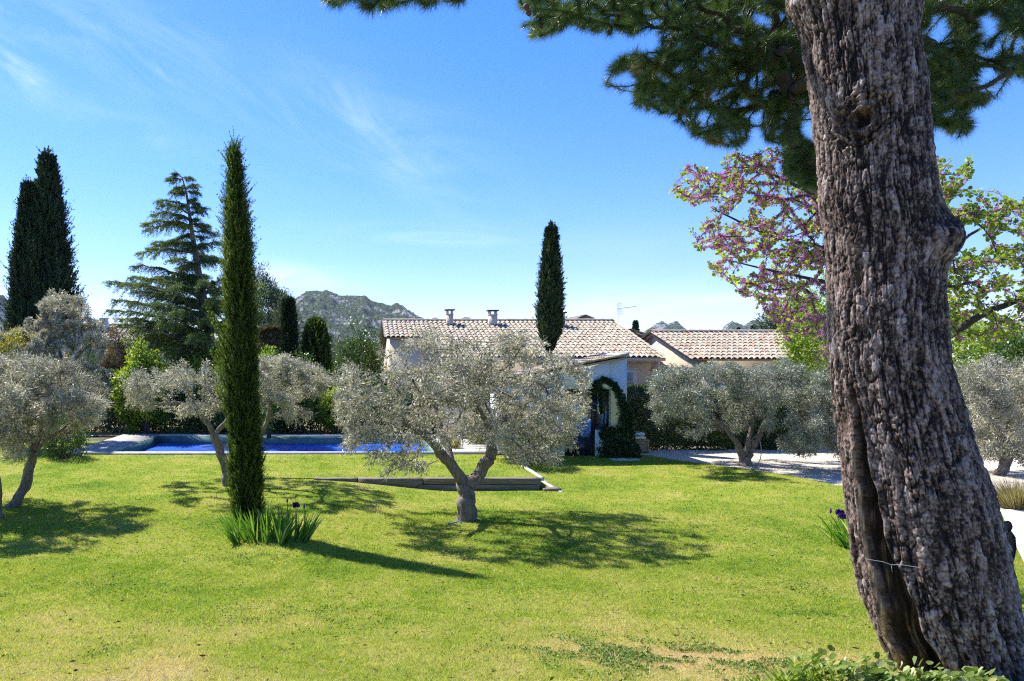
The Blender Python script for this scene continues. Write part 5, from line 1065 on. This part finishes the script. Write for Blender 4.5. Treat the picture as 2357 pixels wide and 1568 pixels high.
    for k_, (p, rr_) in enumerate(st):
        if k_ < nl: continue
        seg = np.linalg.norm(np.diff(p, axis=0), axis=1); cum = np.concatenate([[0], np.cumsum(seg)]); Lh = min(.30, cum[-1]); m_ = int(235*r.uniform(.6, 1.2))
        s = cum[-1]-Lh*r.random(m_)**1.15; q = np.stack([np.interp(s, cum, p[:, c]) for c in range(3)], -1); td = nrm(p[-1]-p[-2])
        base_t = .95 if True else 0; d_ = nrm(td*(.75+.5*r.random((m_, 1)))+rdir(m_, r)*1.15+np.array([0, 0, -.12]))
        dead = r.random() < .03; lv.add(q, d_, .112*(.7+.5*r.random(m_)), .0031, np.clip((.95 if dead else .42)+r.normal(size=m_)*.15+.2*(vnoise(p[-1:]*2, 8)-.5), 0, 1), 'tri', r=r)
    lv.build('crown', M['pine'], t)
    # cones
    M['cone'] = plain('pine_cone_brown', (.10, .055, .03), .8, .3, 30)
    for (x, y, Z) in ((1213, 22, 6.9), (1190+40, 15, 7), (1535, 212, 7.2), (1563, 248, 7.0), (1580, 222, 7.3), (1648, 236, 7.2), (1855, 330, 6.8), (1835, 345, 6.9), (1240, 50, 6.8), (1208, 10, 4.9)):
        b = MB(); c = P(x, y, Z); n_ = 12
        if abs(x-1208) < 1: c = P(1208, 9, 6.5)
        pts = [c+np.array([0.004*k, 0, -.009*k]) for k in range(9)]; b.tube(pts, [.008, .020, .026, .028, .027, .024, .019, .012, .004], n_)
        V = b.V[0]; V[:-2] += np.stack([np.cos(np.arange(len(V)-2)*2.6), np.sin(np.arange(len(V)-2)*2.6), 0*V[:-2, 0]], -1)*.003; b.build('cone', M['cone'], t, True)
m, n, b, out = newmat('pine_bark')
fine = noise(n, 90, 5, None, .3, .7); mid = noise(n, 7, 4)
v_ = nmath(n, 'ADD', attr(n), nmath(n, 'MULTIPLY', nmath(n, 'SUBTRACT', fine, .5), .5))
c = ramp(n, [(.08, (.013, .009, .008)), (.28, (.050, .035, .029)), (.50, (.145, .106, .088)), (.72, (.245, .195, .172)), (1.0, (.39, .34, .315))], v_)
c = mix(n, .5, c, mix(n, 1., c, ramp(n, [(.35, (.85, .62, .5)), (.6, (1.05, 1.02, 1.0))], mid), 'MULTIPLY'))
wd = ramp(n, [(.05, (.010, .006, .004)), (.35, (.045, .028, .018)), (.6, (.14, .095, .06)), (.9, (.36, .28, .19))], attr(n, 'grain'))
st_ = noise(n, 1.0, 5, vmap(n, 75, 75, 4), .6, .6); wd = mix(n, 1., wd, ramp(n, [(.34, (.25, .22, .2)), (.52, (.9, .85, .8)), (.66, (2.0, 1.85, 1.65))], st_), 'MULTIPLY')
n.links.new(mix(n, attr(n, 'wood'), c, wd), b.inputs['Base Color']); b.inputs['Roughness'].default_value = .82; b.inputs['Specular IOR Level'].default_value = .3
bump(n, b, noise(n, 60, 6, vmap(n, 1, 1, .6), .8, .7), .6, .006); M['pine_bark'] = m; M['pine_bark2'] = plain('loose_bark', (.10, .075, .06), .9, .4, 20, .8, 60)
pine_tree()
w0 = P(1990, 1290, PZ)
b = MB(); wpts = [P(1992+20*k, 1287+3.2*k+(4 if k == 3 else 0), 4.60+.005*k) for k in range(8)]; b.tube(wpts, [.0022]*8, 5); b.tube([wpts[3], wpts[3]+[.004, 0, -.05]], [.002, .0015], 4)
o = tag(b.build('wire', M['zinc']), 'thin twisted wire stretched across the hollow of the big pine trunk', 'wire')

# ------------------------------------------------------------------ redbud behind the pine
def redbud():
    r = np.random.default_rng(9); Z0 = 8.8; B = np.array([P(2060, 0, Z0)[0], Z0, 0.]); B[2] = gz(B[0], B[1]); t = thing('redbud_tree', B, 'flowering tree with pink blossom and young heart leaves behind the big pine', 'redbud tree')
    W_ = lambda x, y, o=0: P(x, y, Z0+o)
    limbs = [([B, W_(2050, 1000), W_(2040, 860), W_(2030, 760)], [.14, .12, .11, .10]),
             ([W_(2030, 770), W_(1980, 680), W_(1930, 600, .2), W_(1880, 560, .2), W_(1800, 555, .3), W_(1720, 520, .3), W_(1640, 480, .2)], [.08, .06, .045, .03, .02, .015, .008]),
             ([W_(1990, 690), W_(1930, 520, -.3), W_(1880, 450, -.4), W_(1800, 410, -.4), W_(1720, 380, -.3)], [.05, .04, .03, .015, .008]),
             ([W_(2000, 720), W_(1940, 660, -.4), W_(1860, 640, -.5), W_(1760, 620, -.5), W_(1680, 600, -.4)], [.05, .035, .02, .012, .007]),
             ([W_(2010, 740), W_(1930, 720, .4), W_(1850, 735, .5), W_(1780, 730, .5)], [.04, .03, .015, .007]),
             ([W_(2040, 830), W_(2150, 800, -.3), W_(2195, 768, -.4), W_(2230, 738, -.5), W_(2285, 708, -.6), W_(2357, 690, -.7), W_(2450, 670, -.7)], [.07, .06, .05, .045, .036, .03, .02]),
             ([W_(2030, 700), W_(2100, 560, .2), W_(2170, 480, .2), W_(2215, 420, .2)], [.06, .045, .03, .014]),
             ([W_(2060, 700), W_(2160, 600, .4), W_(2230, 540, .5), W_(2290, 510, .5)], [.05, .035, .02, .010]),
             ([W_(2010, 700), W_(2000, 500, .3), W_(1960, 380, .3), W_(1900, 350, .3)], [.05, .035, .02, .01])]
    pl = [(1515, 432), (1560, 420), (1570, 385), (1640, 370), (1700, 345), (1760, 335), (1800, 345), (1900, 360), (1900, 800), (1800, 770), (1760, 715), (1700, 665), (1640, 630), (1600, 575), (1590, 520), (1650, 500), (1640, 480), (1580, 462)]
    prr = [(2150, 365), (2210, 370), (2290, 338), (2270, 380), (2200, 430), (2260, 450), (2357, 455), (2400, 480), (2400, 760), (2280, 800), (2190, 790), (2160, 700)]
    tips = []
    for poly, n_ in ((pl, 620), (prr, 380), ([(1750, 700), (1900, 690), (1910, 850), (1850, 830), (1790, 780)], 40), ([(1890, 370), (2180, 400), (2180, 720), (1890, 700)], 170), ([(2400, 480), (2600, 520), (2600, 760), (2400, 760)], 90)):
        a = np.array(poly, float); lo, hi = a.min(0), a.max(0); got = 0
        while got < n_:
            x, y = r.uniform(lo, hi, (300, 2)).T; k = in_poly(x, y, poly) & (vnoise(np.stack([x/30., y/17., x*0], -1), 71) > .30)
            for (p_, q_) in zip(x[k], y[k]):
                if got >= n_: break
                tips.append(P(p_, q_, Z0+r.uniform(-1.1, 1.1))); got += 1
    st, nl = grow(limbs, np.array(tips), .0035, 2.3, step=.12, wob=.035, r=r, bend=.5)
    wood(st, 'trunk', M['bark_dark'], t, nl, 0, (10, 6, 4))
    lf = Leaf(); bl = Leaf()
    for k_, (p, rr_) in enumerate(st):
        if k_ < nl: continue
        seg = np.linalg.norm(np.diff(p, axis=0), axis=1); cum = np.concatenate([[0], np.cumsum(seg)]); T = cum[-1]
        pc = CX+F*p[-1][0]/p[-1][1]; right = pc > 2100
        nb = int((270 if not right else 95)*T/.5*r.uniform(.0, 1.9)); nb = min(nb, 500)
        if nb > 0:
            s = T*(.05+.85*r.random(nb)); q = np.stack([np.interp(s, cum, p[:, c]) for c in range(3)], -1); cl = np.floor(s/.035)
            off = (np.stack([hash3(cl+k_*91, cl*0+c, cl*0, 5) for c in range(3)], -1)-.5)*.045
            bl.add(q+off+r.normal(size=(nb, 3))*.009, rdir(nb, r)+[0, 0, -.4], .020*(.7+.6*r.random(nb)), .013, np.clip(.5+r.normal(size=nb)*.25, 0, 1), 'rhomb', r=r)
        nf = int((12 if not right else 28)*(T/.45)*r.uniform(.5, 1.4))+3; s = T*(1-.75*r.random(nf)**1.5); q = np.stack([np.interp(s, cum, p[:, c]) for c in range(3)], -1)
        o = rdir(nf, r); lf.add(q+o*.02, nrm(o+[0, 0, -.1]+nrm(p[-1]-p[0])*.5), .044*(.6+.7*r.random(nf)), .044*(.6+.6*r.random(nf)), np.clip((.55 if not right else .35)+r.normal(size=nf)*.22, 0, 1), 'round', r=r)  # leaves of the right half toned darker, shade put into their colour
    lf.build('crown', M['redbud_leaf'], t); bl.build('blossom', M['blossom'], t)
redbud()

# ------------------------------------------------------------------ irises, ground cover, bunch grass
def blades(lv, base, d, L, W, rnd, bendv, segs=5, r=rng):
    "sword leaves as bent strips"
    n = len(base); s = nrm(np.cross(d, r.normal(size=(n, 3))*.4+np.array([0, 1, 0]))); V = []; pos = base.copy(); dd = d.copy()
    for k in range(segs+1):
        t = k/segs; w = W*(.75+.5*t-1.25*t**2.2)*.5; w = np.maximum(w, .0006); V += [pos-s*w[:, None], pos+s*w[:, None]]
        dd = nrm(dd+np.array([0, 0, -1.])*bendv[:, None]*(t**1.5)); pos = pos+dd*(L/segs)[:, None]
    V = np.stack(V, 1); k2 = 2*(segs+1); i = np.arange(n)[:, None, None]*k2; q = np.arange(segs)[None, :, None]*2+np.array([0, 1, 3, 2])[None, None]
    lv.F.append((i+q).reshape(-1, 4)+lv.n); lv.V.append(V.reshape(-1, 3)); lv.A.append(np.repeat(rnd, k2)); lv.n += n*k2
def iris(cx_px, cy_px, wpx, n, label, seed, flowers, h=.62, side=0):
    r = np.random.default_rng(seed); B = G(cx_px, cy_px); s = wpx/F*B[1]; t = thing('iris_clump', B, label, 'iris plant', 'iris clumps in the lawn'); lv = Leaf()
    nf = max(6, n//7); cx_ = B[0]+r.uniform(-1, 1, nf)*s*.40; cy_ = B[1]+r.uniform(-1, 1, nf)*s*.22
    f = r.integers(nf, size=n); base = np.stack([cx_[f]+r.normal(size=n)*.02, cy_[f]+r.normal(size=n)*.02, 0*cx_[f]], -1); base[:, 2] = gz(base[:, 0], base[:, 1])
    out = (base[:, 0]-B[0])/s; fan = r.normal(size=n)*.24
    d = nrm(np.stack([out*1.25+fan+side, (base[:, 1]-B[1])/s*.6+r.normal(size=n)*.10-.06, np.ones(n)], -1))
    blades(lv, base, d, h*(.45+.65*r.random(n)), .030*(.7+.6*r.random(n)), np.clip(.45+r.normal(size=n)*.2, 0, .96)*(r.random(n) > .04)+(r.random(n) < .04)*1.0, .06+.5*r.random(n)**5, 6, r)
    lv.A[-1] = np.clip(lv.A[-1], 0, 1); lv.build('leaves', M['iris'], t)
    for (fx, fy, bud) in flowers:
        c = P(fx, fy, B[1]+r.uniform(-.1, .05)); b0 = np.array([c[0]+r.normal()*.03, c[1], float(gz(c[0], c[1]))]); b = MB(); b.tube([b0, (b0+c)/2+[.01, 0, 0], c], [.006, .005, .005], 6); stt = b.build('stalk', M['iris'], t); fl = Leaf()
        if bud: b = MB(); b.tube([c+[0, 0, k*.02] for k in range(6)], [.006, .014, .017, .013, .008, .002], 7); b.build('bud', M['iris_flower'], t, True); continue
        for k in range(6):
            a = k*math.pi/3; up = .9 if k % 2 else -.15; dirv = np.array([math.cos(a), math.sin(a), up])
            for q in range(7): fl.add(np.array([c]), np.array([nrm(dirv+r.normal(size=3)*.22)]), .075, .05, [r.random()*.8], 'round', r=r, fold=.3)
        fl.build('flower', M['iris_flower'], t)
iris(622, 1246, 205, 330, 'wide clump of sword leaved irises with a few dark buds at the slim cypress foot', 31, [(681, 1164, False), (661, 1158, True), (700, 1172, True)], .58)
iris(1965, 1255, 120, 130, 'smaller iris clump leaning out left from behind the pine trunk', 32, [(1940, 1190, False), (1934, 1180, False), (1912, 1182, True)], .62, -.45)
# broad leafed creeper and shoots at the pine foot
def ground_cover():
    r = np.random.default_rng(15); B = G(2060, 1560); t = thing('creeper', B, 'leafy creeper with pale rounded leaves at the foot of the big pine', 'ground cover'); lf = Leaf(); b = MB()
    env = [(1735, 1556), (1800, 1545), (1850, 1515), (1900, 1506), (1960, 1500), (2010, 1508), (2060, 1528), (2110, 1520), (2160, 1540), (2220, 1545), (2290, 1552), (2360, 1570)]
    ex = np.array([e[0] for e in env], float); ey = np.array([e[1] for e in env], float)
    for k in range(300):
        x = r.uniform(1780, 2330); top = np.interp(x, ex, ey); y = top+abs(r.normal())*45+r.uniform(0, 34); Z = 4.22+.25*r.random()-.0012*(y-1500)
        c = P(x, y, Z); g_ = float(gz(c[0], c[1])); c[2] = max(c[2], g_+.02)
        n_ = r.integers(2, 9); p0 = np.array([c[0]+r.normal()*.05, c[1]+r.normal()*.05, g_]); b.tube([p0, (p0+c)/2+r.normal(size=3)*.015, c], [.0022, .002, .0012], 4, cap=False)
        off = r.normal(size=(n_, 3))*[.045, .04, .018]-[0, 0, .02]; o = nrm(off*[1, 1, .3]+[0, -.2, .25]); lf.add(c+off, o, .062*(.5+.7*r.random(n_)), .052*(.6+.6*r.random(n_)), np.clip(.55+r.normal(size=n_)*.28, 0, 1), 'round', r=r, up=(0, 0, 1))
    b.build('stem', M['ivy'], t); lf.build('leaves', M['cover'], t)
    B = G(1790, 1600); t = thing('leafy_shoots', B, 'upright lance leaved green shoots at the bottom edge left of the creeper', 'plant'); lf = Leaf()
    for (x, y, h_) in ((1752, 1568, 30), (1700, 1590, 30), (1830, 1530, 70), (1845, 1520, 50), (1868, 1512, 50), (1800, 1556, 45), (1780, 1570, 40), (1890, 1520, 40), (1740, 1580, 25), (1815, 1570, 60), (1860, 1560, 60), (1920, 1560, 40), (1770, 1590, 40)):
        c = P(x, y, 4.12); g_ = float(gz(c[0], c[1])); c[2] = max(c[2], g_+.1); p0 = np.array([c[0], c[1], g_]); k = 26; s = .25+.75*r.random(k); pos = p0+(c-p0)*s[:, None]; a = r.random(k)*6.283
        lf.add(pos, np.stack([np.cos(a), np.sin(a), .7+.4*r.random(k)], -1), .085*(.7+.5*r.random(k)), .017, np.clip(.45+r.normal(size=k)*.2, 0, 1), 'rhomb', r=r)
    lf.build('leaves', M['lime'], t)
ground_cover()
def bunch(x, y, hpx, wpx, n, label, seed):
    r = np.random.default_rng(seed); B = G(x, y); t = thing('bunch_grass', B, label, 'ornamental grass'); lv = Leaf(); s = wpx/F*B[1]; a = r.random(n)*6.283; q = r.random(n)**.6
    base = np.stack([B[0]+np.cos(a)*q*s*.25, B[1]+np.sin(a)*q*s*.25, 0*a+B[2]], -1); d = nrm(np.stack([np.cos(a)*q*.8+r.normal(size=n)*.12, np.sin(a)*q*.8, np.ones(n)], -1))
    blades(lv, base, d, hpx/F*B[1]*(.6+.6*r.random(n)), .009*np.ones(n), np.clip(.55+r.normal(size=n)*.25, 0, 1), .10+.15*r.random(n), 5, r); lv.build('leaves', M['drygrass'], t)
bunch(2345, 1172, 68, 130, 1400, 'straw coloured tuft of bunch grass by the white terrace', 61)

# ------------------------------------------------------------------ climber on the pool house
def climber():
    r = np.random.default_rng(17); Y = SY-.16; t = thing('climbing_ivy', (P(1425, 0, SY)[0], Y, 0), 'dark ivy framing the pool house window and mounded at its foot', 'climbing plant')
    paths = [([(1432, 1050), (1430, 990), (1434, 940), (1424, 905), (1408, 882), (1388, 874), (1368, 884), (1366, 900)], [24, 13, 12, 10, 8, 7, 6, 6]), ([(1372, 880), (1385, 900), (1382, 925), (1385, 950)], [6, 8, 6, 3]), ([(1385, 1000), (1400, 1000), (1420, 1005)], [8, 18, 26]), ([(1395, 1035), (1425, 1040), (1450, 1040)], [30, 38, 22]), ([(1436, 930), (1445, 960), (1444, 1000), (1440, 1040)], [9, 11, 16, 24])]
    lf = Leaf(); b = MB()
    for pth, w in paths:
        p = np.array([P(x, y, Y+.05) for x, y in pth]); b.tube(p, [.012]*len(p), 5, cap=False); n_ = int(sum(w)*28); u = r.random(n_)*(len(p)-1); i = u.astype(int); f = (u-i)[:, None]; c = p[i]*(1-f)+p[i+1]*f; ww = np.interp(u, range(len(w)), w)*SY/F
        a = r.random(n_)*6.283; rr_ = (r.random(n_)**.6*ww); pos = c+np.stack([np.cos(a)*rr_, -abs(np.sin(a*1.7+1))*ww*.45, np.sin(a)*rr_], -1); pos[:, 2] = np.maximum(pos[:, 2], gz(pos[:, 0], pos[:, 1])+.02)
        lf.add(pos, nrm(rdir(n_, r)+[0, -.5, -.2]), .07*(.6+.7*r.random(n_)), .06, np.clip(.4+r.normal(size=n_)*.25, 0, 1), 'round', r=r)
    b.build('stem', M['bark_dark'], t); lf.build('leaves', M['ivy'], t)
climber()
# small things in the grass
b = MB(); q = G(1047, 1212); b.tube([q+[.12*math.cos(a), .09*math.sin(a), .05+.03*math.sin(2*a)] for a in np.linspace(0, 5.6, 16)], [.012]*16, 6); tag(b.build('hose', plain('blue_hose', (.05, .12, .22), .4, .1), None, True), 'short loop of blue hose at the foot of the big lawn olive', 'hose')
b = MB(); q = G(1722, 1068); b.tube([q+[.10+.16*math.cos(a), -.22, .42+.42*math.sin(a)] for a in np.linspace(-2.0, 2.2, 20)], [.012]*20, 6); tag(b.build('hose', M['zinc'], None, True), 'grey pipe looped round the trunk of the olive in the gravel', 'hose')

# ------------------------------------------------------------------ air
b = MB(); b.box(-2500, 3500, -20, 4300, -30, 900); hz_ = b.build('haze', None); tag(hz_, kind='stuff', label='thin blue haze in the air over the whole valley', cat='haze')
m = bpy.data.materials.new('air'); m.use_nodes = True; n = m.node_tree; n.nodes.clear(); o_ = n.nodes.new('ShaderNodeOutputMaterial'); pv = n.nodes.new('ShaderNodeVolumePrincipled')
pv.inputs['Color'].default_value = (.62, .76, 1, 1); pv.inputs['Density'].default_value = .00004; pv.inputs['Anisotropy'].default_value = .2; n.links.new(pv.outputs[0], o_.inputs['Volume']); hz_.data.materials.append(m)
